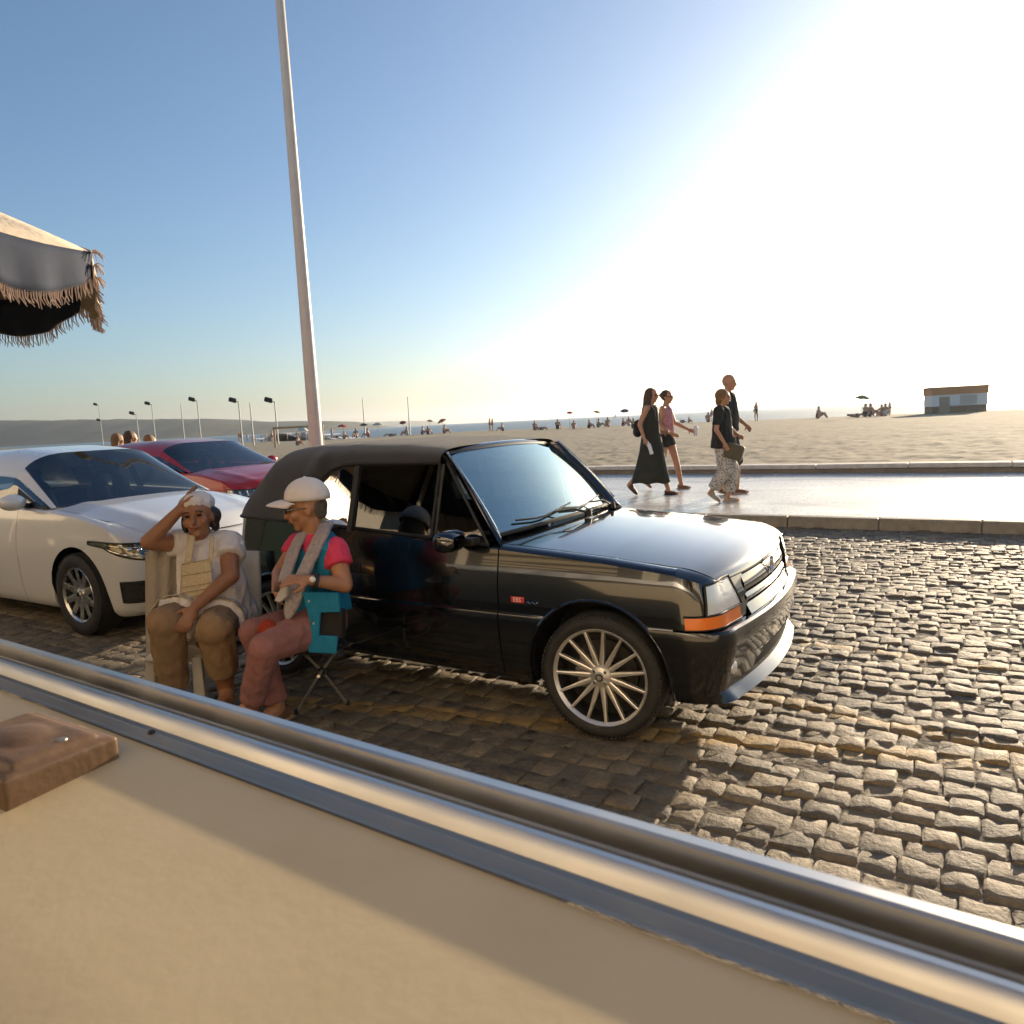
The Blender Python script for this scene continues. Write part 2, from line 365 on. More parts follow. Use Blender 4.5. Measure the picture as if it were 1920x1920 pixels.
# ---- road of granite setts with worn yellow zigzag paint
road = bpy.data.objects.new('road', None); COL.objects.link(road); road.location = P0; road.rotation_euler = (0, 0, HEAD); road['kind'] = 'structure'
def sett_mat():
    mt = mat('granite_sett', (0.2, 0.17, 0.13), rough=0.7); N, L, b = nodes_of(mt)
    tc = N.new('ShaderNodeTexCoord'); tc.object = road; V = tc.outputs['Object']
    at_ = N.new('ShaderNodeAttribute'); at_.attribute_name = 'tone'; oi = N.new('ShaderNodeObjectInfo')
    tone = math_node(N, L, 'FRACT', math_node(N, L, 'ADD', at_.outputs['Fac'], oi.outputs['Random']))
    rp = N.new('ShaderNodeValToRGB'); el = rp.color_ramp.elements
    el[0].color = (0.115, 0.097, 0.070, 1); el[1].color = (0.235, 0.19, 0.125, 1)
    e = el.new(0.45); e.color = (0.155, 0.129, 0.092, 1); e = el.new(0.75); e.color = (0.19, 0.15, 0.10, 1)
    L.new(tone, rp.inputs[0])
    nz = noise_node(N, L, V, 38, 6, 0.7)
    mx = N.new('ShaderNodeMixRGB'); mx.blend_type = 'MULTIPLY'; mx.inputs[0].default_value = 0.8
    r2 = N.new('ShaderNodeValToRGB'); r2.color_ramp.elements[0].position = 0.3; r2.color_ramp.elements[0].color = (0.55, 0.53, 0.5, 1); r2.color_ramp.elements[1].position = 0.7; r2.color_ramp.elements[1].color = (1.25, 1.22, 1.15, 1)
    L.new(nz, r2.inputs[0]); L.new(rp.outputs[0], mx.inputs[1]); L.new(r2.outputs[0], mx.inputs[2])
    sx = N.new('ShaderNodeSeparateXYZ'); L.new(V, sx.inputs[0]); s, t = sx.outputs[0], sx.outputs[1]
    wear = noise_node(N, L, V, 9, 6, 0.75); tot = None
    for s0, t0, s1, t1, w in ((-1.9, -0.29, 2.35, 0.67, 0.085), (-0.6, 1.0, 2.4, 0.50, 0.075), (-1.0, 1.93, 4.6, 1.50, 0.065), (2.3, 0.6, 5.5, 1.25, 0.07)):
        k = (t1 - t0) / (s1 - s0)
        line = math_node(N, L, 'ADD', math_node(N, L, 'MULTIPLY', s, k), t0 - k * s0)
        d = math_node(N, L, 'ABSOLUTE', math_node(N, L, 'SUBTRACT', t, line))
        d = math_node(N, L, 'ADD', d, math_node(N, L, 'MULTIPLY', math_node(N, L, 'SUBTRACT', wear, 0.5), 0.14))
        mk_ = math_node(N, L, 'MULTIPLY', math_node(N, L, 'SUBTRACT', w, d), 30, True)
        ends = math_node(N, L, 'MULTIPLY', math_node(N, L, 'GREATER_THAN', s, s0), math_node(N, L, 'LESS_THAN', s, s1))
        mk_ = math_node(N, L, 'MULTIPLY', mk_, ends); tot = mk_ if tot is None else math_node(N, L, 'MAXIMUM', tot, mk_)
    w2 = noise_node(N, L, V, 55, 4, 0.8)
    tot = math_node(N, L, 'MULTIPLY', tot, math_node(N, L, 'MULTIPLY', math_node(N, L, 'SUBTRACT', w2, 0.26), 1.9, True))
    my = N.new('ShaderNodeMixRGB'); my.inputs[2].default_value = (0.40, 0.235, 0.04, 1)
    L.new(tot, my.inputs[0]); L.new(mx.outputs[0], my.inputs[1]); L.new(my.outputs[0], b.inputs['Base Color'])
    bp = N.new('ShaderNodeBump'); bp.inputs['Strength'].default_value = 0.85; bp.inputs['Distance'].default_value = 0.016
    L.new(math_node(N, L, 'ADD', noise_node(N, L, V, 26, 6, 0.65), math_node(N, L, 'MULTIPLY', nz, 0.5)), bp.inputs['Height']); L.new(bp.outputs[0], b.inputs['Normal'])
    return mt
msett = sett_mat()
# bed between the stones, and unbuilt paving farther away
mbed = mat('sandy_joint', (0.14, 0.115, 0.082), rough=0.95, var=0.3, vscale=8, bump=0.6, bscale=30)
g = Geo(); g.grid([[(s, t, -0.010) for s in (-120, -30, 0, 30, 60)] for t in (-30, -2, 2, KERB_T + 0.05)])
obj('road_bed', g, mbed, road, smooth=False)
def sett_variant(k):
    r_ = np.random.default_rng(100 + k); us = np.array([-0.5, -0.41, 0.0, 0.41, 0.5]); V = []; F = []
    for j, v in enumerate(us):
        for i, u in enumerate(us):
            edge = max(abs(u), abs(v)) > 0.45; corner = abs(u) > 0.45 and abs(v) > 0.45
            z = -0.006 if edge else 0.0
            if corner: z = -0.010; u *= 0.96; v_ = v * 0.96
            else: v_ = v
            V.append((u + r_.normal(0, 0.018), v_ + r_.normal(0, 0.018), z + r_.normal(0, 0.0030)))
    for j in range(4):
        for i in range(4): F.append((j * 5 + i, j * 5 + i + 1, j * 5 + i + 6, j * 5 + i + 5))
    ring = [0, 1, 2, 3, 4, 9, 14, 19, 24, 23, 22, 21, 20, 15, 10, 5]
    for q in ring: V.append((V[q][0] * 1.0, V[q][1] * 1.0, -0.05))
    for q in range(16): F.append((ring[q], 25 + q, 25 + (q + 1) % 16, ring[(q + 1) % 16]))
    return np.array(V), F
VAR = [sett_variant(k) for k in range(14)]
stones = []; t = -2.02; rix = 0
while t < KERB_T - 0.02:
    w = rng.uniform(0.108, 0.138); tc_ = t + w / 2; s = -13.5 + rng.uniform(0, 0.15)
    wob = rng.uniform(0, 6.28)
    while s < 9.5:
        l_ = rng.uniform(0.098, 0.155); sc = s + l_ / 2; s += l_
        p = ST(sc, tc_ + 0.012 * math.sin(sc * 1.7 + wob)); d = p - CAM; zc = d.dot(fwd)
        if zc < 0.6: continue
        px = 960 + FPX * d.dot(cam_r) / zc; py = 960 - FPX * d.dot(cam_u) / zc
        if px < -60 or px > 1990: continue
        if py > 1240 + 0.282 * (px - 157) + 60: continue
        if d.length > 10.8: continue
        hid = (-2.6 < sc < 0.4 and 0.3 < tc_ < 1.6) or px < 0 or px > 1920 or py > 1240 + 0.282 * (px - 157) - 4 or (px < 660 and py < 1210)
        stones.append((d.length + (100 if hid else 0), sc, tc_ + 0.012 * math.sin(sc * 1.7 + wob), l_ - 0.003, w - 0.003, rng.normal(-0.003, 0.0042), rng.normal(0, 0.017), rng.normal(0, 0.017), rng.normal(0, 0.02), int(rng.integers(14))))
    t += w; rix += 1
stones.sort()
mes = []
for V, F in VAR:
    me = bpy.data.meshes.new('cobble'); me.from_pydata([tuple(p) for p in V], [], F); me.polygons.foreach_set('use_smooth', [True] * len(F)); me.materials.append(msett); mes.append(me)
    me.set_sharp_from_angle(angle=R(50))
for (_, sc, tc_, l_, w, dz, ax, ay, az, k) in stones[:300]:
    o = bpy.data.objects.new('cobble', mes[k]); COL.objects.link(o); o.parent = road
    o.location = (sc, tc_, dz); o.rotation_euler = (ax, ay, az); o.scale = (l_, w, 1.0)
AV = []; AF = []; tone = []; nb = 0
for (_, sc, tc_, l_, w, dz, ax, ay, az, k) in stones[300:]:
    V, F = VAR[k]; X = V[:, 0] * l_; Y = V[:, 1] * w; c_, s_ = math.cos(az), math.sin(az)
    Z = V[:, 2] + dz + X * -ay + Y * ax
    AV.append(np.stack([sc + X * c_ - Y * s_, tc_ + X * s_ + Y * c_, Z], 1)); AF += [tuple(i + nb for i in q) for q in F]; nb += len(V); tone += [rng.random()] * len(V)
me = bpy.data.meshes.new('cobbles'); me.from_pydata(np.concatenate(AV).tolist(), [], AF); me.polygons.foreach_set('use_smooth', [True] * len(AF)); me.set_sharp_from_angle(angle=R(50))
ta = me.attributes.new('tone', 'FLOAT', 'POINT'); ta.data.foreach_set('value', tone)
o = link('cobbles', me, msett, road); o['kind'] = 'stuff'
print('setts', len(stones))

# ---- lamp post on the promenade
lp = None
for k in range(200):
    Y = 8 + k * 0.1; q = at(593, 830, Y); tt = (q - P0).dot(NY)
    if tt >= 7.0: lp = Vector((q.x, q.y, PROM_Z)); break
post = thing('lamp_post', 'tall pale round lamp post on the promenade behind the black car', 'lamp post', lp, HEAD)
mpole = mat('painted_pole', (0.55, 0.50, 0.45), rough=0.38, var=0.06, vscale=4)
g = Geo(); g.lathe([(0.135, 0.9), (0.128, 1.0), (0.122, 1.6), (0.095, 5.4), (0.075, 9.0), (0.07, 10.2), (0.0, 10.25)], 28); obj('pole', g, mpole, post, sharp=60)
g = Geo(); g.lathe([(0.0, 0.0), (0.23, 0.0), (0.23, 0.05), (0.165, 0.09), (0.155, 0.85), (0.13, 0.95)], 28); obj('base', g, mpole, post, sharp=40)
g = Geo(); g.tube([(0, 0, 10.1), (0, -0.5, 10.4), (0, -1.3, 10.5)], 0.035); obj('arm', g, mpole, post)
g = Geo(); g.ell((0, -1.55, 10.5), (0.13, 0.36, 0.06)); obj('lamp_head', g, mat('lamp_grey', (0.3, 0.3, 0.3), rough=0.5), post)
# ================================================================== cars
def lin(a, b, n): return [a + (b - a) * k / (n - 1) for k in range(n)]
class Shell:
    """body side surface; u: 0..1 front, 1..2 front corner, 2..3 flank, 3..4 rear corner, 4..5 rear; side = -1 right, +1 left"""
    def __init__(s, prof, x0, rc, bow, xr, xr0, rrc, zt, arches, taper=0.02, xm=-0.9):
        s.pz = [p[0] for p in prof]; s.pf = [p[1] for p in prof]; s.ph = [p[2] for p in prof]; s.pr = [p[3] if len(p) > 3 else 0 for p in prof]
        s.x0, s.rc, s.bow, s.xr, s.xr0, s.rrc = x0, rc, bow, xr, xr0, rrc; s.zt = zt; s.arches = arches; s.taper = taper; s.xm = xm
    def xy(s, u, z):
        xf = float(np.interp(z, s.pz, s.pf)); hw = float(np.interp(z, s.pz, s.ph)); rr = s.xr + float(np.interp(z, s.pz, s.pr))
        hw0 = hw * (1 - s.taper * ((s.x0 - s.xm) / 1.4) ** 2); hw1 = hw * (1 - s.taper * ((s.xr0 - s.xm) / 1.4) ** 2)
        if u <= 1:
            y = (hw0 - s.rc) * u; return xf - s.bow * u * u, y
        if u <= 2:
            a = (u - 1) * math.pi / 2; xa = xf - s.bow - s.x0
            return s.x0 + xa * math.cos(a) ** 0.9, hw0 - s.rc + s.rc * math.sin(a) ** 0.9
        if u <= 3:
            x = s.x0 + (s.xr0 - s.x0) * (u - 2); return x, hw * (1 - s.taper * ((x - s.xm) / 1.4) ** 2)
        if u <= 4:
            a = (u - 3) * math.pi / 2; xa = rr + 0.03 - s.xr0
            return s.xr0 + xa * math.sin(a), hw1 - s.rrc + s.rrc * math.cos(a)
        f = 1 - (u - 4); return rr + 0.03 * f * f, (hw1 - s.rrc) * f
    def normal(s, u, z):
        e = 0.004; ua = max(u - e, 0); ub = min(u + e, 5)
        a = s.xy(ua, z); b = s.xy(ub, z); t = Vector((b[0] - a[0], b[1] - a[1], 0))
        if t.length < 1e-9: return Vector((1, 0, 0))
        t.normalize(); n = Vector((-t.y, t.x, 0)) if False else Vector((t.y, -t.x, 0))
        return n
    def P(s, u, z, side=-1, off=0.0, arch=True):
        x, y = s.xy(u, z)
        if arch and 1.6 < u < 3.4:
            for ax, az, ar in s.arches:
                if abs(x - ax) < ar:
                    zz = az + math.sqrt(ar * ar - (x - ax) ** 2)
                    if z < zz: z = zz; x2, y = s.xy(u, z)
        if off:
            n = s.normal(u, z); x += n.x * off; y += n.y * off
        return Vector((x, y * side, z))
    def ux(s, x): return 2 + (x - s.x0) / (s.xr0 - s.x0)
    def patch(s, us, zs, side=-1, off=0.0, arch=True, zf=None):
        """zs absolute heights (or callables of x); returns grid rows"""
        rows = []
        for z in zs:
            row = []
            for u in us:
                x = s.xy(u, 0.5)[0]
                zz = z(x) if callable(z) else z
                row.append(s.P(u, zz, side, off, arch))
            rows.append(row)
        return rows
def pair(name, fn, m_, parent, **kw):
    for sd_ in (-1, 1): g = Geo(); g.grid(fn(sd_)); obj(name, g, m_, parent, **kw)

def wheel(parent, name, loc, r, rr, width, spokes, m_tyre, m_rim, m_dark, side=-1, turn=0.0, style='multi'):
    w = bpy.data.objects.new(name, None); COL.objects.link(w); w.parent = parent; w.location = loc; w.rotation_euler = (0, 0, turn)
    o = side * width / 2                                        # outer face y
    def fl(prof): return [(a, side * b) for a, b in prof]
    h = width / 2
    g = Geo(); g.lathe(fl([(rr - 0.012, h - 0.02), (rr + 0.004, h - 0.002), (rr + 0.02, h + 0.006), ((r + rr) / 2, h + 0.010), (r - 0.022, h + 0.002), (r - 0.008, h - 0.012), (r - 0.001, h - 0.03), (r, 0), (r - 0.001, -h + 0.03), (r - 0.02, -h), (rr, -h)]), 72, axis='y')
    obj('tyre', g, m_tyre, w, sharp=50)
    g = Geo()                                                   # tread blocks on the shoulder
    for k in range(90):
        a = 2 * math.pi * k / 90; rot = Matrix.Rotation(-a, 3, 'Y')
        g.box(rot @ Vector((r - 0.0082, side * (h - 0.018), 0)), (0.008, 0.034, 0.012), rot)
    tag(obj('tread', g, m_tyre, w, smooth=False), kind='stuff')
    g = Geo(); g.lathe(fl([(rr - 0.012, h - 0.012), (rr + 0.001, h + 0.003), (rr + 0.004, h - 0.001), (rr + 0.003, h - 0.02), (rr - 0.010, h - 0.022), (rr - 0.012, h - 0.012)]), 64, axis='y'); obj('rim', g, m_rim, w, sharp=35)
    g = Geo(); g.lathe(fl([(rr - 0.013, h - 0.016), (rr - 0.021, h - 0.032), (rr - 0.021, -h * 0.19)]), 48, axis='y'); obj('rim_barrel', g, m_dark, w)
    g = Geo(); g.lathe(fl([(0.0, -h * 0.2), (rr - 0.02, -h * 0.2)]), 40, axis='y'); obj('wheel_back', g, m_dark, w, smooth=False)
    g = Geo(); g.lathe(fl([(0.06, -0.0), (rr * 0.70, 0.0), (rr * 0.70, -0.02), (0.06, -0.02)]), 48, axis='y'); obj('brake_disc', g, mat('brake_steel', (0.06, 0.055, 0.05), rough=0.45, metal=0.8), w)
    g = Geo()
    for k in range(5): g.box((-rr * 0.52 + 0.012 * abs(k - 2), side * 0.012, (k - 2) * 0.03), (0.05, 0.03, 0.032))
    obj('caliper', g, mat('caliper_grey', (0.32, 0.31, 0.29), rough=0.5, metal=0.6), w, bevel=0.005)
    g = Geo(); g.lathe(fl([(0.0, h - 0.004), (0.022, h - 0.004), (0.026, h - 0.009), (0.045, h - 0.014), (0.056, h - 0.03), (0.05, 0.0)]), 32, axis='y'); obj('hub', g, m_rim, w, sharp=35)
    g = Geo(); g.lathe(fl([(0.012, h + 0.000), (0.017, h + 0.001), (0.018, h - 0.006)]), 20, axis='y'); obj('hub_cap', g, m_dark, w)
    for k in range(spokes):
        a = 2 * math.pi * (k + 0.5) / spokes; ca, sa = math.cos(a), math.sin(a); tx, tz = -sa, ca
        def pt(rad, tang, y): return (ca * rad + tx * tang, side * y, sa * rad + tz * tang)
        g = Geo(); wi, wo = 0.0115, 0.0062
        if style == 'wide': wi, wo = 0.03, 0.022
        rows = []
        for rad, wdt, y in ((0.046, wi, h - 0.020), (0.10, wi * 0.92, h - 0.018), (rr * 0.72, wo * 1.12, h - 0.012), (rr - 0.006, wo, h - 0.006)):
            rows.append([pt(rad, -wdt, y - 0.022), pt(rad, -wdt, y - 0.002), pt(rad, -wdt * 0.55, y), pt(rad, wdt * 0.55, y), pt(rad, wdt, y - 0.002), pt(rad, wdt, y - 0.022)])
        g.grid(rows); obj('spoke', g, m_rim, w, sharp=25)
    for k in range(4):
        a = math.pi / 4 + k * math.pi / 2
        g = Geo(); g.lathe(fl([(0.0, h - 0.006), (0.007, h - 0.007), (0.009, h - 0.012), (0.009, h - 0.03)]), 10, c=(0.037 * math.cos(a), 0, 0.037 * math.sin(a)), axis='y'); obj('bolt', g, mat('chrome', (0.8, 0.8, 0.8), rough=0.12, metal=1.0), w)
    return w

M_TYRE = mat('tyre_rubber', (0.022, 0.021, 0.02), rough=0.75, var=0.25, vscale=15)
M_ALLOY = mat('alloy', (0.62, 0.60, 0.56), rough=0.25, metal=1.0, rvar=0.12, vscale=30)
M_DARK = mat('dark_trim', (0.012, 0.012, 0.012), rough=0.55)
M_CHROME = mat('chrome', (0.8, 0.8, 0.8), rough=0.12, metal=1.0)
M_BLACKP = mat('black_paint', (0.005, 0.005, 0.0055), rough=0.14, coat=1.0, rvar=0.10, vscale=3, spec=0.6, cior=1.65)
M_FABRIC = mat('roof_canvas', (0.022, 0.021, 0.019), rough=0.9, var=0.2, vscale=40, bump=0.5, bscale=500, sheen=0.35)
M_AMBER = mat('amber_lens', (0.85, 0.20, 0.02), rough=0.2, coat=0.6)
M_SEAT = mat('seat_cloth', (0.03, 0.03, 0.032), rough=0.9)

# ------------------------------------------------------------------ the black convertible
car = thing('convertible_car', 'glossy black hatchback convertible with its black canvas roof up', 'car', ST(0, 0.79), HEAD)
ztx = [-2.62, -1.9, -1.3, -0.9, -0.55, 0.0, 0.33, 0.45, 0.54]; ztz = [0.945, 0.92, 0.89, 0.865, 0.842, 0.805, 0.772, 0.752, 0.722]
def zt(x): return float(np.interp(x, ztx, ztz))
prof = [(0.215, 0.603, 0.735), (0.258, 0.562, 0.757), (0.27, 0.562, 0.762), (0.34, 0.582, 0.775), (0.46, 0.607, 0.788), (0.50, 0.612, 0.79), (0.53, 0.604, 0.789), (0.538, 0.592, 0.787), (0.545, 0.566, 0.781), (0.56, 0.563, 0.781), (0.65, 0.55, 0.780), (0.715, 0.533, 0.774), (0.76, 0.52, 0.766), (0.85, 0.50, 0.748), (0.95, 0.48, 0.728)]
B = Shell(prof, 0.33, 0.17, 0.055, -2.54, -2.40, 0.13, zt, [(-0.035, 0.29, 0.348), (-2.13, 0.29, 0.33)], taper=0.022, xm=-0.8)
UF = lin(0.0, 1.0, 9); UC = lin(1.0, 2.0, 15)[1:]
def usx(x0, x1, step=0.02):
    n = max(2, int(abs(x1 - x0) / step) + 1); return [B.ux(x) for x in lin(x0, x1, n)]
ABS = [0.215, 0.225, 0.258, 0.27, 0.34, 0.40, 0.46, 0.50, 0.53, 0.538]
UPP = [0.5455, 0.56, 0.60, 0.65]
def upper(n=5, top=0.0): return [(lambda x, f=f: 0.65 + (zt(x) + top - 0.65) * f) for f in lin(0, 1, n)[1:]]
CURL = [(0.010, 0.010), (0.024, 0.0165), (0.045, 0.020), (0.058, 0.0205), (0.075, 0.017), (0.16, 0.010)]
def with_curl(us, rows, sd_):
    for inn, up in CURL:
        row = []
        for u in us:
            x = B.xy(u, 0.5)[0]; p = B.P(u, zt(x), sd_, -inn); p.z = zt(x) + up; row.append(p)
        rows.append(row)
    return rows
# front bumper with chin spoiler, wraps round to the wheel arches
ub = UF + UC + usx(0.325, 0.225)
g = Geo(); [g.grid(B.patch(ub, ABS, sd_, 0.006)) for sd_ in (-1, 1)]; obj('front_bumper', g, mat('bumper_black', (0.005, 0.005, 0.005), rough=0.18, coat=0.9, rvar=0.08, vscale=4), car, weld=1e-4, sharp=32)
# nose panel above the bumper: outer parts beside the grille
un = [0.80, 0.9] + [1.0] + UC
pair('front_panel', lambda sd_: B.patch([0.62, 0.7, 0.8, 0.9, 1.0] + UC, UPP + upper(), sd_), M_BLACKP, car, weld=1e-4, sharp=32)
# fender: corner to door
uf = [B.ux(x) for x in lin(0.33, -0.533, 48)]
pair('fender', lambda sd_: with_curl(uf, B.patch(uf, ABS[:9] + [0.536] + UPP + upper(), sd_), sd_), M_BLACKP, car, weld=1e-4, sharp=32)
# door panels
ud = usx(-0.540, -1.615)
dz0 = [0.235, 0.255, 0.27, 0.34, 0.40, 0.46, 0.50, 0.53, 0.536]
def door_rows(sd_):
    rows = B.patch(ud, dz0 + UPP + upper(), sd_)
    rows.append([B.P(u, zt(B.xy(u, 0.5)[0]), sd_, -0.02) + Vector((0, 0, 0.012)) for u in ud]); rows.append([B.P(u, zt(B.xy(u, 0.5)[0]), sd_, -0.05) + Vector((0, 0, 0.012)) for u in ud]); return rows
for sd_ in (-1, 1):
    g = Geo(); g.grid(door_rows(sd_)); dr = obj('door', g, M_BLACKP, car, weld=1e-4, sharp=32)
    g = Geo(); hx = -1.50; p = B.P(B.ux(hx), 0.70, sd_, 0.002); g.box(p, (0.15, 0.022, 0.05)); obj('handle', g, M_DARK, dr, bevel=0.008)
pair('sill', lambda sd_: B.patch(usx(-0.40, -1.80), [0.205, 0.215, 0.229], sd_, -0.004), M_BLACKP, car, sharp=32)
uq = usx(-1.622, -2.40) + lin(3.0, 4.0, 12)[1:] + lin(4, 5, 6)[1:]
pair('rear_quarter', lambda sd_: with_curl(uq, B.patch(uq, ABS[:9] + [0.536] + UPP + upper(), sd_), sd_), M_BLACKP, car, weld=1e-4, sharp=32)
# thin arch lips
for sd_ in (-1, 1):
    for ax, az, ar in B.arches:
        pts = []; g = Geo()
        for a in lin(R(-12), R(192), 40):
            x = ax + ar * math.cos(a); z = az + ar * math.sin(a); u = B.ux(min(max(x, -2.40), 0.33)); p = B.P(u, max(z, 0.2), sd_, 0.0, arch=False); pts.append((x, p.y, z))
        g.tube(pts, 0.008, 6); obj('arch_lip', g, M_BLACKP, car)
# wheel wells, floor and inner liner so that nothing shows through
g = Geo()
for ax, az, ar in B.arches:
    for sd_ in (-1, 1):
        rows = []
        for y in (0.765, 0.50): rows.append([(ax + (ar + 0.004) * math.cos(a), sd_ * y, az + (ar + 0.004) * math.sin(a)) for a in lin(R(-15), R(195), 24)])
        g.grid(rows); g.add([(ax - 0.36, sd_ * 0.5, 0.15), (ax + 0.36, sd_ * 0.5, 0.15), (ax + 0.36, sd_ * 0.5, 0.66), (ax - 0.36, sd_ * 0.5, 0.66)], [(0, 1, 2, 3)])
g.box((-0.95, 0, 0.235), (2.9, 1.0, 0.06)); g.box((-1.05, 0, 0.235), (1.25, 1.44, 0.06))
for sd_ in (-1, 1): g.box((-1.08, sd_ * 0.715, 0.50), (1.40, 0.03, 0.60))
obj('floor_pan', g, M_DARK, car, smooth=False)
# bonnet
def hood_pt(v, f):
    xe = -0.50 + 0.055 * (1 - f * f)                       # rear edge bows forward in the middle
    if v < 0.8:
        x = xe + (0.38 - xe) * (v / 0.8)
        p = B.P(B.ux(min(x, 0.33)), zt(x), 1, -0.062); hwy = p.y - max(0, x - 0.15) * 0.12
        z = zt(x) + 0.0215 + 0.030 * (1 - abs(f) ** 2.2)
        return Vector((x, hwy * f, z))
    k = (v - 0.8) / 0.2; a = hood_pt(0.7999, f); xf = 0.536 - 0.055 * (f * 1.0) ** 2
    e = Vector((xf, a.y * (1 - 0.10 * k), 0.722)); c = Vector((xf - 0.012, a.y * (1 - 0.05 * k), a.z - 0.012 - 0.01))
    return a * (1 - k) ** 2 + c * 2 * k * (1 - k) + e * k * k
g = Geo(); g.grid([[hood_pt(v, f) for f in lin(-1, 1, 33)] for v in lin(0, 0.8, 28)[:-1] + lin(0.8, 1.0, 12)])
obj('hood', g, M_BLACKP, car, sharp=50)
def hood_corner(hp, S, zf, va, sd_, n=16, uend=0.9):
    out = [S.P(u, zf(S.xy(u, 0.5)[0]), sd_, 0.0) for u in lin(2.02, uend, n)]; inn = [hp(v, sd_ * 0.995) - Vector((0, 0, 0.003)) for v in lin(va, 1.0, n)]
    mid = [(a + c_) / 2 + Vector((0.006, sd_ * 0.006, 0.010 * (1 - k / (n - 1)))) for k, (a, c_) in enumerate(zip(out, inn))]
    return [out, mid, inn]
pair('fender_cap', lambda sd_: hood_corner(hood_pt, B, zt, 0.74, sd_), M_BLACKP, car, sharp=50)
g = Geo()                                                   # cowl under the windscreen with wiper wells
g.grid([[Vector((-0.505 + 0.055 * (1 - f * f) - 0.13 * q, f * 0.70, 0.852 + 0.024 * (1 - f * f) + q * 0.022)) for f in lin(-1, 1, 21)] for q in (0, 0.5, 1)])
obj('cowl', g, M_BLACKP, car)
g = Geo(); g.box((-0.02, 0, 0.55), (0.85, 0.9, 0.4)); obj('engine_bay', g, M_DARK, car, smooth=False)
# grille: dark recess and body colour slats
g = Geo(); g.grid([[Vector((B.xy(abs(f) * 0.62, z)[0] - 0.05, f * 0.40, z)) for f in lin(-1, 1, 15)] for z in (0.54, 0.63, 0.72)]); obj('grille_recess', g, M_DARK, car)
for z0, z1 in ((0.541, 0.585), (0.598, 0.632), (0.645, 0.712)):
    g = Geo(); rows = []
    for z, dx in ((z0, -0.045), (z0, 0.0), ((z0 + z1) / 2, 0.006), (z1, -0.002), (z1, -0.045)):
        rows.append([Vector((B.xy(abs(f) * 0.63, z)[0] + dx, f * 0.385, z)) for f in lin(-1, 1, 21)])
    g.grid(rows); obj('grille_slat', g, M_BLACKP, car, sharp=40)
# headlights, indicators, fog lamps
def lens_mat():
    mt = mat('headlamp_lens', (0.84, 0.85, 0.86), rough=0.25, metal=0.3, coat=1.0, bump=0.12, bscale=30); return mt
M_LENS = lens_mat()
for sd_ in (-1, 1):
    rows = []
    for k, z in enumerate(lin(0.603, 0.728, 6)):
        f = k / 5; u0 = 0.76 + 0.12 * f; u1 = 1.50 - 0.05 * f
        rows.append([B.P(u, z + 0.012 * f * (u1 - u) / (u1 - u0), sd_, 0.007) for u in lin(u0, u1, 14)])
    g = Geo(); g.grid(rows); hl = obj('headlight', g, M_LENS, car, sharp=0)
    rim_ = [rows[0][k] for k in range(14)] + [rows[j][13] for j in range(1, 6)] + [rows[5][k] for k in range(12, -1, -1)] + [rows[j][0] for j in range(4, -1, -1)]
    g = Geo(); g.tube([Vector(p) for p in rim_], 0.006, 6); obj('headlight_rim', g, M_DARK, hl)
    g = Geo(); g.grid([[B.P(u, z, sd_, 0.010) for u in lin(0.80, 1.84, 24)] for z in (0.549, 0.575, 0.600)]); ind = obj('indicator', g, M_AMBER, car, sharp=0)
    g = Geo(); g.tube([B.P(u, 0.547, sd_, 0.008) for u in lin(0.79, 1.86, 20)], 0.004, 6); g.tube([B.P(u, 0.6015, sd_, 0.008) for u in lin(0.79, 1.86, 20)], 0.0035, 6); obj('indicator_rim', g, M_DARK, ind)
    p = B.P(1.02, 0.36, sd_, 0.0); n = B.normal(1.02, 0.36); n = Vector((n.x, n.y * sd_, 0))
    g = Geo(); rot = n.to_track_quat('Z', 'Y').to_matrix(); rings = []
    for rad, h in ((0.0, 0.016), (0.022, 0.014), (0.031, 0.008), (0.034, -0.01)): rings.append([p + rot @ Vector((rad * math.cos(a), rad * math.sin(a), h)) for a in lin(0, 2 * math.pi, 21)[:-1]])
    g.grid(rings, True); obj('fog_lamp', g, M_LENS, car)
g = Geo(); g.grid([[Vector((B.xy(abs(f) * 0.6, z)[0] + 0.0075, f * 0.34, z)) for f in lin(-1, 1, 13)] for z in (0.285, 0.32, 0.355)]); obj('bumper_intake', g, M_DARK, car)
g = Geo(); ut = UF + UC + usx(0.325, 0.24); rows_ = []
for sd_ in (-1, 1): g.grid([[B.P(u, 0.538, sd_, 0.006) for u in ut], [B.P(u, 0.538, sd_, -0.02) + Vector((0, 0, 0.002)) for u in ut], [B.P(u, 0.538, sd_, -0.06) + Vector((0, 0, 0.003)) for u in ut]])
obj('bumper_ledge', g, M_BLACKP, car, weld=1e-4)
# diamond emblem on the nose
g = Geo(); dd = lambda s_: [Vector((0.560, 0.0, 0.68 + 0.048 * s_)), Vector((0.560, 0.034 * s_, 0.68)), Vector((0.560, 0.0, 0.68 - 0.048 * s_)), Vector((0.560, -0.034 * s_, 0.68))]
for s_, e in ((1.0, 0.008), (0.62, 0.006)): q = dd(s_); g.tube(q + [q[0], q[1]], e, 6)
obj('emblem', g, M_CHROME, car)
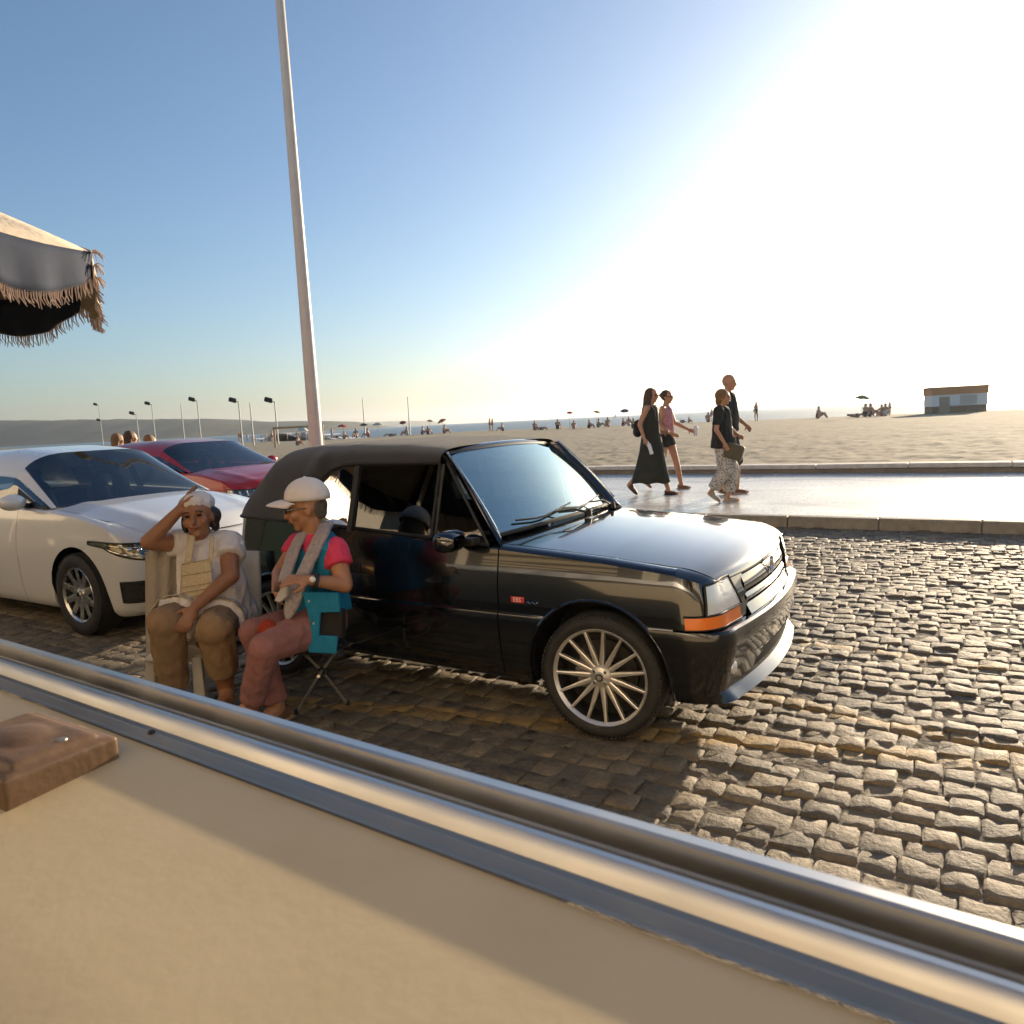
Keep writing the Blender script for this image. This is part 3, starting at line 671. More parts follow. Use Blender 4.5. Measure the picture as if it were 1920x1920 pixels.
# windscreen and frame
WB = lambda f: Vector((-0.595 + 0.085 * (1 - f * f), 0.655 * f, 0.893 + 0.018 * (1 - f * f)))
WT = lambda f: Vector((-0.975 + 0.055 * (1 - f * f), 0.575 * f, 1.295 + 0.022 * (1 - f * f)))
def WS(f, q): p = WB(f).lerp(WT(f), q); return p + Vector((0.018, 0, 0.016)) * (4 * q * (1 - q))
M_WIND = glass('windscreen_glass', (0.22, 0.28, 0.28), gloss=0.42, gcol=(0.82, 1.0, 0.96))
M_SIDE = glass('side_glass', (0.13, 0.14, 0.13), gloss=0.06)
g = Geo(); g.grid([[WS(f, q) for f in lin(-1, 1, 25)] for q in lin(0, 1, 14)]); ws = obj('windscreen', g, M_WIND, car, sharp=0)
g = Geo(); ring_ = [WS(f, 0) for f in lin(-1, 1, 19)] + [WS(1, q) for q in lin(0, 1, 9)[1:]] + [WS(f, 1) for f in lin(1, -1, 19)[1:]] + [WS(-1, q) for q in lin(1, 0, 9)[1:]]
g.tube(ring_, 0.011, 6); obj('windscreen_seal', g, mat('rubber_seal', (0.015, 0.015, 0.014), rough=0.6), ws)
YS = lambda z: 0.742 - 0.30 * (z - 0.85)                     # lean of the side glass
for sd_ in (-1, 1):
    rows = []
    for q in lin(0, 1, 12):
        inn = WS(sd_ * 1.0, q); out = Vector((-0.535 - 0.365 * q, sd_ * (YS(0.86 + 0.42 * q) - 0.004), 0.855 + 0.43 * q))
        mid = (inn + out) / 2 + Vector((0.018, sd_ * 0.010, 0.012)); bk = out + Vector((-0.045, -sd_ * 0.035, -0.0))
        rows.append([inn, inn.lerp(mid, 0.5) + Vector((0.006, 0, 0.004)), mid, mid.lerp(out, 0.55) + Vector((0.003, sd_ * 0.004, 0)), out, bk])
    g = Geo(); g.grid(rows); pl = obj('a_pillar', g, M_BLACKP, car, sharp=50)
    g = Geo(); g.tube([r_[2] + Vector((0.004, sd_ * 0.006, 0.004)) for r_ in rows[1:]], 0.0055, 6); obj('pillar_trim', g, M_CHROME, pl)
g = Geo(); rows = []
for f in lin(-1, 1, 21):
    p = WS(f, 1.0); rows.append([p + Vector((0.012, 0, -0.006)), p + Vector((0.002, 0, 0.014)), p + Vector((-0.03, 0, 0.022)), p + Vector((-0.07, 0, 0.018)), p + Vector((-0.07, 0, -0.02)), p + Vector((0, 0, -0.025))])
g.grid(rows); obj('header_rail', g, M_BLACKP, car, sharp=50)
# side glass: quarter light, door window, rear side window
def pane(sd_, pts, name, parent=car):
    g = Geo(); P_ = [Vector((x, sd_ * YS(z), z)) for x, z in pts]; g.add(P_, [tuple(range(len(P_)))])
    o = obj(name, g, M_SIDE, parent, smooth=False); f_ = Geo(); f_.tube(P_ + [P_[0]], 0.0085, 6); obj('window_frame', f_, M_DARK, o); return o
for sd_ in (-1, 1):
    pane(sd_, [(-0.60, zt(-0.60) + 0.012), (-0.93, zt(-0.93) + 0.012), (-0.93, 1.245), (-0.905, 1.25)], 'quarter_light')
    pane(sd_, [(-0.955, zt(-0.95) + 0.012), (-1.50, zt(-1.5) + 0.012), (-1.50, 1.245), (-0.955, 1.25)], 'door_window')
    pane(sd_, [(-1.535, zt(-1.53) + 0.012), (-1.90, zt(-1.9) + 0.012), (-1.865, 1.04), (-1.80, 1.15), (-1.72, 1.21), (-1.62, 1.24), (-1.535, 1.243)], 'rear_side_window')
    g = Geo(); g.box((-1.517, sd_ * (YS(1.05) - 0.004), 1.065), (0.035, 0.03, 0.37), Matrix.Rotation(sd_ * 0.29, 3, 'X')); obj('b_pillar', g, M_DARK, car)
# canvas roof
topx = [-0.93, -1.00, -1.2, -1.5, -1.8, -2.10, -2.19, -2.245, -2.29, -2.40, -2.52, -2.60][::-1]
topz = [1.330, 1.340, 1.356, 1.366, 1.368, 1.360, 1.348, 1.322, 1.280, 1.165, 1.042, 0.960][::-1]
def roof_row(x):
    a = float(np.interp(x, topx, topz)); lz = float(np.interp(x, [-2.6, -2.0, -1.93, -1.90, -1.86, -1.80, -1.72, -1.62, -1.5, -0.93], [0.95, 0.935, 0.94, 0.97, 1.06, 1.165, 1.225, 1.254, 1.258, 1.258]))
    wl = (YS(lz) + 0.014) * (1 if x > -2.35 else 1 - 0.30 * ((-2.35 - x) / 0.25) ** 2.6); row = []
    wt = 0.56 * (1 if x > -2.2 else 1 - 0.15 * ((-2.2 - x) / 0.4) ** 2)
    n = 22
    for k in range(n + 1):
        ph_ = math.pi / 2 * k / n; c, s = math.cos(ph_), math.sin(ph_)
        yy = c ** 0.34; zz = s ** 0.54
        crown = 0.0
        z = lz + (a - lz) * zz; y = yy * (wl * (1 - zz) + (wt + 0.10) * zz) if lz < 1.2 else yy * wl * (1 - 0.04 * zz)
        row.append((x, y, z))
    ribs = sum(math.exp(-((x - b_) / 0.035) ** 2) for b_ in (-1.25, -1.62, -1.98)) * 0.006
    row = [(p[0], p[1], p[2] + ribs * (k / n)) for k, p in enumerate(row)]
    return [(p[0], -p[1], p[2]) for p in row] + [p for p in row[::-1][1:]]
g = Geo(); g.grid([roof_row(x) for x in lin(-0.945, -1.9, 26) + lin(-1.92, -2.598, 26)]); obj('soft_top', g, M_FABRIC, car, sharp=60)
for sd_ in (-1, 1):                                         # hem along the lower edge
    pts = []; g = Geo()
    for x in lin(-0.95, -2.52, 50): r_ = roof_row(x); p = r_[0] if sd_ < 0 else r_[-1]; pts.append(Vector(p) + Vector((0, sd_ * 0.002, 0)))
    g.tube(pts, 0.007, 6)
    obj('roof_hem', g, mat('canvas_hem', (0.03, 0.028, 0.025), rough=0.8), car)
g = Geo(); g.grid([[(x - 0.006, y, float(np.interp(x, topx, topz)) + 0.006 - 0.05 * (y / 0.4) ** 4) for y in lin(-0.40, 0.40, 9)] for x in lin(-2.32, -2.52, 6)]); obj('rear_window', g, M_SIDE, car)
# mirrors
for sd_ in (-1, 1):
    g = Geo(); rows = []
    for a, sc in ((0.0, 0.82), (0.02, 0.97), (0.05, 1.0), (0.085, 0.9), (0.105, 0.55)):
        rows.append([(-0.79 + a * 1.0, sd_ * (0.775 + 0.085 + 0.085 * sc * c_), 0.892 + 0.052 * sc * s_) for c_, s_ in [(math.copysign(abs(math.cos(t_)) ** 0.6, math.cos(t_)), math.copysign(abs(math.sin(t_)) ** 0.6, math.sin(t_))) for t_ in lin(0, 2 * math.pi, 21)[:-1]]])
    g.grid(rows, True); mi = obj('mirror', g, M_BLACKP, car, sharp=60)
    g = Geo(); g.add(rows[0], [tuple(range(20))]); obj('mirror_glass', g, mat('mirror_silver', (0.8, 0.8, 0.8), rough=0.02, metal=1.0), mi, smooth=False)
    g = Geo(); g.box((-0.70, sd_ * 0.755, 0.875), (0.09, 0.07, 0.035)); obj('mirror_arm', g, M_DARK, mi, bevel=0.006)
# wipers
for f0, f1 in ((-0.55, 0.10), (0.10, 0.82)):
    piv = WS(f0 + 0.66 if f0 < 0 else 0.78, 0) + Vector((0.055, 0, 0.004)); g = Geo()
    blade = [WS(f, 0.035 + 0.09 * abs((f - f0) / (f1 - f0) - 0.05)) + Vector((0.014, 0, 0.016)) for f in lin(f0 - 0.25, f1 - 0.10, 8)]
    mid = blade[4]; g.tube([piv, piv.lerp(mid, 0.5) + Vector((0.02, 0, 0.02)), mid], [0.009, 0.007, 0.005], 6); g.tube(blade, 0.0055, 6); g.lathe([(0.0, 0.022), (0.018, 0.016), (0.022, -0.02)], 12, c=piv); obj('wiper', g, M_DARK, car)
g = Geo(); g.lathe([(0.0, 0.01), (0.008, 0.008), (0.01, -0.01)], 10, c=(-0.40, 0.28, 0.885)); obj('washer_jet', g, M_DARK, car)
# cabin
g = Geo(); g.grid([[Vector((-0.60 + 0.08 * (1 - f * f) - d_, f * 0.62, 0.885 - h_)) for f in lin(-1, 1, 11)] for d_, h_ in ((0.0, 0.0), (0.16, -0.005), (0.30, 0.02), (0.34, 0.10), (0.30, 0.30))]); obj('dashboard', g, mat('dash_plastic', (0.02, 0.02, 0.02), rough=0.6), car)
g = Geo(); g.tube([Vector((-0.98, 0.33, 0.80)) + Matrix.Rotation(R(-62), 3, 'Y') @ Vector((0.18 * math.cos(a), 0.18 * math.sin(a), 0)) for a in lin(0, 2 * math.pi, 25)], 0.013, 8); g.tube([(-0.98, 0.33, 0.80), (-0.84, 0.33, 0.73)], 0.03, 8); g.tube([(-0.985, 0.16, 0.80), (-0.985, 0.50, 0.80)], 0.012, 6); obj('steering_wheel', g, M_DARK, car)
for y in (-0.33, 0.33):
    g = Geo(); g.cap((-1.15, y, 0.50), 0.10, (-1.55, y, 0.46), 0.10); 
    for k in (-1, 1): g.cap((-1.15, y + 0.13 * k, 0.50), 0.09, (-1.58, y + 0.13 * k, 0.46), 0.09); g.cap((-1.60, y + 0.13 * k, 0.52), 0.08, (-1.72, y + 0.10 * k, 1.00), 0.06)
    g.cap((-1.73, y - 0.07, 1.10), 0.05, (-1.73, y + 0.07, 1.10), 0.05); blob('seat', g, M_SEAT, car, 0.025, 3)
g = Geo(); g.box((-2.12, 0, 0.62), (0.18, 1.2, 0.55), Matrix.Rotation(R(-14), 3, 'Y')); obj('rear_bench', g, M_SEAT, car, bevel=0.04)
g = Geo(); g.box((-1.02, 0.0, 1.215), (0.03, 0.24, 0.065)); obj('rear_view_mirror', g, M_DARK, car, bevel=0.015)
# badge on the fender: red plate with white letters and a silver script plate
bx_ = -0.425; bp_ = B.P(B.ux(bx_), 0.612, -1, 0.003); tilt = Matrix.Rotation(R(4), 3, 'X')
g = Geo(); g.box(bp_, (0.072, 0.006, 0.030)); bd = obj('badge', g, mat('badge_red', (0.62, 0.035, 0.03), rough=0.3, coat=0.5), car, bevel=0.003)
def text(body, size, loc, parent, m_, rot=(R(90), 0, 0), name='lettering', ext=0.0006):
    cu = bpy.data.curves.new(name, 'FONT'); cu.body = body; cu.size = size; cu.extrude = ext; cu.align_x = 'CENTER'; cu.align_y = 'CENTER'
    o = bpy.data.objects.new(name, cu); COL.objects.link(o)
    me = bpy.data.meshes.new_from_object(o.evaluated_get(bpy.context.evaluated_depsgraph_get())); bpy.data.objects.remove(o)
    me.materials.clear(); o = link(name, me, m_, parent); o.location = loc; o.rotation_euler = rot; return o
text('EBS', 0.030, bp_ + Vector((0, -0.0042, 0.0)), bd, mat('badge_white', (0.8, 0.75, 0.7), rough=0.4))
g = Geo()
pts = [B.P(B.ux(bx_ + 0.048 + k * 0.008), 0.602 + 0.005 * math.sin(k * 1.9), -1, 0.003) for k in range(8)]; g.tube(pts, 0.0032, 6); obj('badge_script', g, M_CHROME, car)
# wheels: the front one is steered a little
M_RIMB = mat('alloy_machined', (0.78, 0.74, 0.67), rough=0.32, metal=0.75, rvar=0.1, vscale=40)
for sd_ in (-1, 1):
    wheel(car, 'wheel', (-0.02, sd_ * 0.70, 0.29), 0.29, 0.221, 0.175, 15, M_TYRE, M_RIMB, M_DARK, sd_, R(4.0))
    wheel(car, 'wheel', (-2.13, sd_ * 0.70, 0.29), 0.29, 0.221, 0.175, 15, M_TYRE, M_RIMB, M_DARK, sd_)
g = Geo(); g.tube([(-2.0, -0.35, 0.20), (-2.5, -0.38, 0.22), (-2.62, -0.38, 0.22)], 0.02, 8); obj('exhaust', g, M_CHROME, car)

# ------------------------------------------------------------------ the white and the red hatchback
def modern_car(name, label, loc, rz, paint, prof, ztp, roofp, beltw, x0, rc, bow, xr, arches, gl, lamp='slim', wheel_r=0.315, wheels=(True, True, True, True), k_tum=0.17):
    c = thing(name, label, 'car', loc, rz)
    ztf = lambda x: float(np.interp(x, [p[0] for p in ztp], [p[1] for p in ztp]))
    S = Shell(prof, x0, rc, bow, xr, xr + 0.22, 0.2, ztf, arches, taper=0.03, xm=-1.2)
    U1 = lin(0, 1, 10) + lin(1, 2, 14)[1:]; US = [S.ux(x) for x in lin(x0, xr + 0.22, 130)]; UR = lin(3, 4, 10)[1:] + lin(4, 5, 5)[1:]
    z0 = prof[0][0]; A = [z0 + (0.62 - z0) * k / 12 for k in range(13)]
    UPR = [(lambda x, f=f: 0.62 + (ztf(x) - 0.62) * f) for f in lin(0, 1, 7)[1:]]
    def rows(us, sd_, lo, up, curl=True, off=0):
        rws = S.patch(us, lo + up, sd_, off)
        if curl:
            for inn, uz in ((0.012, 0.010), (0.03, 0.018), (0.06, 0.022), (0.08, 0.018), (0.22, 0.008)):
                row = []
                for u in us:
                    x = S.xy(u, 0.6)[0]; p = S.P(u, ztf(x), sd_, -inn); p.z = ztf(x) + uz; row.append(p)
                rws.append(row)
        return rws
    g = Geo(); [g.grid(rows(U1, sd_, A, UPR)) for sd_ in (-1, 1)]; obj('front_bumper', g, paint, c, weld=1e-4, sharp=35)
    nd = 46
    pair('fender', lambda sd_: rows(US[:nd], sd_, A, UPR), paint, c, weld=1e-4, sharp=35)
    pair('body_side', lambda sd_: rows([US[nd - 1] + 0.0012] + US[nd:] + UR, sd_, A, UPR), paint, c, weld=1e-4, sharp=35)
    xc = roofp[0][0]                                           # windscreen foot
    def hp(v, f):
        xe = xc + 0.10 * (1 - f * f) + 0.03
        if v < 0.75:
            x = xe + (x0 + 0.12 - xe) * v / 0.75; p = S.P(S.ux(min(x, x0)), ztf(x), 1, -0.06)
            crease = 0.012 * math.exp(-((abs(f) - 0.72) / 0.10) ** 2)
            return Vector((x, (p.y - max(0, x - x0 + 0.2) * 0.25) * f, ztf(x) + 0.0225 + 0.05 * (1 - abs(f) ** 2.4) + crease))
        k = (v - 0.75) / 0.25; a = hp(0.7499, f); zf = ztf(x0 + 0.35); xf = float(np.interp(zf, S.pz, S.pf)) - bow * f * f - 0.01
        e = Vector((xf, a.y * (1 - 0.18 * k), zf + 0.015)); q = Vector((xf - 0.06, a.y * (1 - 0.08 * k), a.z - 0.01)); return a * (1 - k) ** 2 + q * 2 * k * (1 - k) + e * k * k
    g = Geo(); g.grid([[hp(v, f) for f in lin(-1, 1, 37)] for v in lin(0, 1, 30)]); obj('hood', g, paint, c, sharp=45)
    pair('fender_cap', lambda sd_: hood_corner(hp, S, ztf, 0.60, sd_), paint, c, sharp=50)
    # greenhouse
    rx = [p[0] for p in roofp][::-1]; rz_ = [p[1] for p in roofp][::-1]
    def GP(x, q, sd_, off=0.0):
        zT = float(np.interp(x, rx, rz_)); zB = ztf(x) + 0.02; wB = beltw - 0.06; ph_ = q * math.pi / 2
        s_ = math.sin(ph_) ** 0.55; c_ = math.cos(ph_) ** 0.40; zT = max(zT, zB + 0.004)
        w = wB - k_tum * (zT - zB) / 0.45 * s_
        bowx = 0.10 * (1 - (c_ * w / wB) ** 2)
        return Vector((x + bowx * (1 if x > roofp[1][0] - 0.3 else 0.3), sd_ * (w * c_), zB + (zT - zB) * s_ + off))
    xh = roofp[1][0]; xe = roofp[-2][0]
    qs = lin(0.36, 1.0, 16); qa = lin(0.20, 0.37, 6); ql = lin(0.0, 0.21, 7)
    xw = lin(xc - 0.01, xh, 18)
    def gr(xs, qs_, both_=True, off=0):
        g = Geo()
        for sd_ in (-1, 1): g.grid([[GP(x, q, sd_, off) for q in qs_] for x in xs])
        return g
    obj('windscreen', gr(xw, qs), gl, c, weld=1e-4, sharp=0)
    pair('a_pillar', lambda sd_: [[GP(x, q, sd_) for q in qa] for x in xw], paint, c, sharp=60)
    obj('roof', gr(lin(xh, xe, 24), qa + qs[1:]), paint, c, weld=1e-4, sharp=60)
    obj('tailgate', gr(lin(xe, roofp[-1][0], 8), ql + qa[1:] + qs[1:]), paint, c, weld=1e-4, sharp=60)
    xsd = lin(xc - 0.05, xe, 40)
    for sd_ in (-1, 1):
        for a, b_ in ((1, 19), (20, 33)):
            g = Geo(); g.grid([[GP(x, q, sd_) for q in ql] for x in xsd[a:b_]]); obj('side_window', g, gl, c, sharp=0)
        g = Geo(); g.grid([[GP(x, q, sd_) for q in ql] for x in (xsd[18], xsd[20])]); g.grid([[GP(x, q, sd_) for q in ql] for x in xsd[32:]]); g.grid([[GP(x, q, sd_) for q in ql] for x in xsd[:2]]); obj('window_pillar', g, M_DARK, c)
        if sd_ > 0 and name == 'white_car': continue
        p = GP(xsd[5], 0.0, sd_) + Vector((0, sd_ * 0.10, 0.05)); g = Geo(); g.ell(p, (0.07, 0.10, 0.065)); mi = obj('mirror', g, paint, c)
        g = Geo(); g.box(p + Vector((0, -sd_ * 0.09, -0.03)), (0.06, 0.10, 0.03)); obj('mirror_arm', g, M_DARK, mi)
    # seats and dash
    g = Geo(); g.box((xc - 0.25, 0, 0.86), (0.5, 1.3, 0.16)); obj('dashboard', g, M_DARK, c, bevel=0.05)
    for y in (-0.36, 0.36):
        g = Geo(); g.cap((xh - 0.25, y - 0.12, 0.6), 0.11, (xh - 0.38, y - 0.10, 1.05), 0.08); g.cap((xh - 0.25, y + 0.12, 0.6), 0.11, (xh - 0.38, y + 0.10, 1.05), 0.08); g.cap((xh - 0.40, y - 0.07, 1.2), 0.06, (xh - 0.40, y + 0.07, 1.2), 0.06); blob('seat', g, M_SEAT, c, 0.03, 3)
    g = Geo(); g.box((xh - 1.35, 0, 0.75), (0.2, 1.25, 0.5)); obj('rear_bench', g, M_SEAT, c, bevel=0.05)
    g = Geo(); g.box((xh + 0.06, 0, roofp[1][1] - 0.09), (0.03, 0.24, 0.06)); obj('rear_view_mirror', g, M_DARK, c, bevel=0.015)
    g = Geo(); g.box(((x0 + xr) / 2, 0, z0 + 0.06), (x0 - xr - 0.3, 1.2, 0.08)); g.box((-0.1, 0, 0.5), (0.9, 1.0, 0.4))
    for ax, az, ar in arches:
        for sd_ in (-1, 1):
            g.grid([[(ax + (ar + 0.004) * math.cos(a), sd_ * y, az + (ar + 0.004) * math.sin(a)) for a in lin(R(-15), R(195), 24)] for y in (beltw - 0.04, beltw - 0.33)])
            g.box((ax, sd_ * (beltw - 0.33), 0.42), (0.8, 0.02, 0.55))
    obj('floor_pan', g, M_DARK, c, smooth=False)
    for sd_ in (-1, 1):
        for j, (ax, az, ar) in enumerate(arches):
            wheel(c, 'wheel', (ax, sd_ * (beltw - 0.11), wheel_r), wheel_r, wheel_r * 0.66, 0.20, 10, M_TYRE, M_ALLOY, M_DARK, sd_, 0, 'wide')
    return c, S, hp
M_WHITEP = mat('white_paint', (0.66, 0.66, 0.66), rough=0.22, coat=0.8, rvar=0.1, vscale=2)
M_REDP = mat('red_paint', (0.30, 0.012, 0.010), rough=0.28, coat=0.4, rvar=0.1, vscale=2)
M_G2 = glass('dark_car_glass', (0.22, 0.26, 0.25), gloss=0.08)
M_LAMPG = mat('lamp_interior', (0.03, 0.028, 0.02), rough=0.15, metal=0.8, col2=(0.38, 0.34, 0.26), vscale=14, coat=1.0)
profW = [(0.17, 0.66, 0.72), (0.21, 0.74, 0.755), (0.30, 0.775, 0.775), (0.45, 0.79, 0.788), (0.55, 0.785, 0.792), (0.62, 0.77, 0.792), (0.70, 0.735, 0.788), (0.76, 0.69, 0.78), (0.85, 0.64, 0.765), (0.95, 0.58, 0.74), (1.05, 0.58, 0.72)]
white, SW, hpW = modern_car('white_car', 'white hatchback parked nose-on behind the black convertible', ST(-4.30, 0.77), HEAD, M_WHITEP, profW,
    [(-3.4, 0.99), (-2.0, 0.975), (-1.0, 0.95), (-0.35, 0.925), (0.0, 0.895), (0.38, 0.83), (0.6, 0.765), (0.8, 0.70)],
    [(-0.36, 0.955), (-1.02, 1.375), (-1.5, 1.425), (-2.1, 1.415), (-2.65, 1.36), (-3.15, 1.05)], 0.785, 0.38, 0.24, 0.10, -3.25, [(0, 0.315, 0.365), (-2.47, 0.315, 0.365)], M_G2)
def lens(S, c, u0, u1, zl, zh, sd_, off=0.006, skew=0.0, name='headlight', m_=M_LAMPG, rim=True, n=16):
    rows = [[S.P(lin(u0 + skew * (1 - k / 5), u1, n)[i], (zl(i / (n - 1)) if callable(zl) else zl) * (1 - k / 5) + (zh(i / (n - 1)) if callable(zh) else zh) * k / 5, sd_, off, arch=False) for i in range(n)] for k in range(6)]
    g = Geo(); g.grid(rows); o = obj(name, g, m_, c, sharp=0)
    if rim:
        rr = rows[0] + [rows[j][-1] for j in range(1, 6)] + rows[5][::-1][1:] + [rows[j][0] for j in range(4, -1, -1)]
        g = Geo(); g.tube(rr, 0.007, 6); obj(name + '_rim', g, M_DARK, o)
    return o, rows
for sd_ in (-1, 1):
    hl, rws = lens(SW, white, 0.78, 2.05, lambda f: 0.585 + 0.125 * f ** 2.4, lambda f: 0.700 + 0.03 * f, sd_)
    g = Geo()
    g.tube([rws[1][k] + Vector((0.004, sd_ * 0.004, 0)) for k in range(1, 14)], 0.007, 6); g.tube([rws[4][k] + Vector((0.002, sd_ * 0.002, -0.004)) for k in range(2, 14)], 0.005, 6)
    for k in (4, 6, 8): g.ell(rws[3][k] - Vector((0.0, 0, 0)), (0.02, 0.02, 0.014))
    obj('lamp_reflector', g, M_CHROME, hl)
    lens(SW, white, 0.86, 1.72, 0.29, 0.44, sd_, 0.004, skew=0.0, name='fog_grille', m_=mat('grille_black', (0.015, 0.014, 0.012), rough=0.45, bump=0.8, bscale=45))
    g = Geo(); p = SW.P(1.15, 0.385, sd_, 0.006); g.ell(p, (0.03, 0.035, 0.03)); g.tube([SW.P(u, 0.40 + 0.02 * (u - 1.0), sd_, 0.012) for u in lin(0.92, 1.4, 8)], 0.006, 6); obj('fog_lamp', g, M_LAMPG, white)
lensrow = lin(-1, 1, 15)
g = Geo(); g.grid([[Vector((float(np.interp(z, SW.pz, SW.pf)) + 0.006 - 0.10 * (0.7 * f) ** 2, 0.44 * f, z)) for f in lensrow] for z in lin(0.36, 0.66, 6)]); obj('grille', g, mat('grille_black', (0.015, 0.014, 0.012), rough=0.45), white)
g = Geo(); g.tube([Vector((float(np.interp(0.5, SW.pz, SW.pf)) + 0.012, 0.26 * math.sin(a) , 0.51 + 0.055 * math.cos(a))) for a in lin(0, 2 * math.pi, 5)], 0.004, 6); obj('number_plate_frame', g, M_DARK, white)

profR = [(0.18, 0.70, 0.80), (0.22, 0.79, 0.84), (0.32, 0.83, 0.87), (0.5, 0.85, 0.885), (0.62, 0.835, 0.89), (0.70, 0.80, 0.885), (0.78, 0.74, 0.875), (0.88, 0.66, 0.855), (1.05, 0.6, 0.82)]
red, SR, hpR = modern_car('red_car', 'dark red hatchback parked by the promenade kerb beyond the white car', ST(-7.10, 3.95), HEAD, M_REDP, profR,
    [(-3.6, 1.03), (-2.0, 1.01), (-1.0, 0.99), (-0.4, 0.965), (0.0, 0.93), (0.38, 0.86), (0.62, 0.79), (0.85, 0.72)],
    [(-0.30, 0.985), (-1.05, 1.375), (-1.5, 1.425), (-2.2, 1.415), (-2.9, 1.35), (-3.5, 1.08)], 0.875, 0.40, 0.26, 0.10, -3.6, [(0, 0.32, 0.37), (-2.62, 0.32, 0.37)], M_G2)
for sd_ in (-1, 1):
    hl, rws = lens(SR, red, 0.78, 1.80, lambda f: 0.63 + 0.05 * f, lambda f: 0.745 + 0.02 * f, sd_)
    g = Geo()
    for k in (3, 6, 9, 12): g.tube([rws[1][k], rws[4][k]], 0.012, 6)
    obj('lamp_reflector', g, M_CHROME, hl)
g = Geo(); g.grid([[Vector((float(np.interp(z, SR.pz, SR.pf)) + 0.006 - 0.10 * (0.7 * f) ** 2, 0.44 * f, z)) for f in lensrow] for z in lin(0.40, 0.68, 6)]); obj('grille', g, mat('grille_black', (0.015, 0.014, 0.012), rough=0.45), red)
# ================================================================== people
def skin(k): return mat('skin_' + k, {'tan': (0.40, 0.19, 0.095), 'fair': (0.48, 0.25, 0.145), 'dark': (0.33, 0.15, 0.075)}[k], rough=0.5, var=0.08, vscale=18, sss=0.12)
M_EYE = mat('eye_dark', (0.02, 0.015, 0.012), rough=0.2); M_LIP = mat('lip', (0.30, 0.09, 0.07), rough=0.45); M_SHADES = mat('sunglass', (0.01, 0.01, 0.01), rough=0.12)
def frame_of(f, u):
    f = Vector(f).normalized(); u = Vector(u); u = (u - f * u.dot(f)).normalized(); l = u.cross(f)      # l: the person's left
    return f, l, u
def hand(g, wrist, d, palm_n, size=1.0, curl=0.5, thumb=1, spread=0.16):
    """palm and five jointed fingers; d along the hand, palm_n out of the palm, thumb on side +1/-1 of d x palm_n"""
    d = Vector(d).normalized(); n = Vector(palm_n); n = (n - d * n.dot(d)).normalized(); s = d.cross(n) * thumb; k = size
    w = Vector(wrist); rot = Matrix((d, s, n)).transposed()
    g.ell(w + d * 0.045 * k, (0.052 * k, 0.040 * k, 0.0155 * k), rot, 10, 7)
    g.cap(w - d * 0.01 * k, 0.022 * k, w + d * 0.03 * k, 0.026 * k, 8)
    for j, (off, ln) in enumerate(((0.030, 0.070), (0.010, 0.080), (-0.010, 0.074), (-0.029, 0.058))):
        p = w + d * 0.083 * k + s * off * k; a = curl * (0.5 + 0.1 * j); dr = (d + s * off * spread * 8).normalized(); r_ = 0.0095 * k
        for seg, c_ in ((0.45, a), (0.32, a * 2.1), (0.23, a * 2.9)):
            dd_ = dr * math.cos(c_) + n * math.sin(c_); q = p + dd_ * ln * seg * k; g.cap(p, r_, q, r_ * 0.9, 7); p = q; r_ *= 0.9
    p = w + d * 0.028 * k + s * 0.030 * k; q = p + (d * 0.6 + s * 0.65 + n * 0.35).normalized() * 0.04 * k; g.cap(p, 0.013 * k, q, 0.011 * k, 7)
    g.cap(q, 0.011 * k, q + (d * 0.85 + s * 0.2 + n * (0.3 + curl * 0.4)).normalized() * 0.032 * k, 0.0085 * k, 7)
def head(g, c, f, u, k=1.0):
    """skull, jaw, nose, ears; c = centre of the head; returns face frame"""
    f, l, u = frame_of(f, u); rot = Matrix((f, l, u)).transposed(); c = Vector(c)
    g.ell(c + u * 0.022 * k - f * 0.008 * k, (0.098 * k, 0.076 * k, 0.096 * k), rot, 16, 11)
    g.ell(c - u * 0.045 * k + f * 0.018 * k, (0.070 * k, 0.058 * k, 0.068 * k), rot, 14, 9)
    g.ell(c - u * 0.096 * k + f * 0.056 * k, (0.024 * k, 0.028 * k, 0.020 * k), rot, 10, 7)
    g.cap(c + u * 0.004 * k + f * 0.088 * k, 0.010 * k, c - u * 0.032 * k + f * 0.106 * k, 0.0145 * k, 8)
    g.ell(c + u * 0.022 * k + f * 0.080 * k, (0.020 * k, 0.052 * k, 0.013 * k), rot, 10, 6)
    g.ell(c - u * 0.058 * k + f * 0.082 * k, (0.014 * k, 0.026 * k, 0.014 * k), rot, 10, 6)
    for s in (-1, 1):
        g.ell(c + l * s * 0.075 * k - u * 0.012 * k - f * 0.010 * k, (0.020 * k, 0.010 * k, 0.030 * k), rot, 10, 7)
        g.ell(c + l * s * 0.045 * k - u * 0.030 * k + f * 0.060 * k, (0.026 * k, 0.022 * k, 0.026 * k), rot, 10, 7)
    return f, l, u
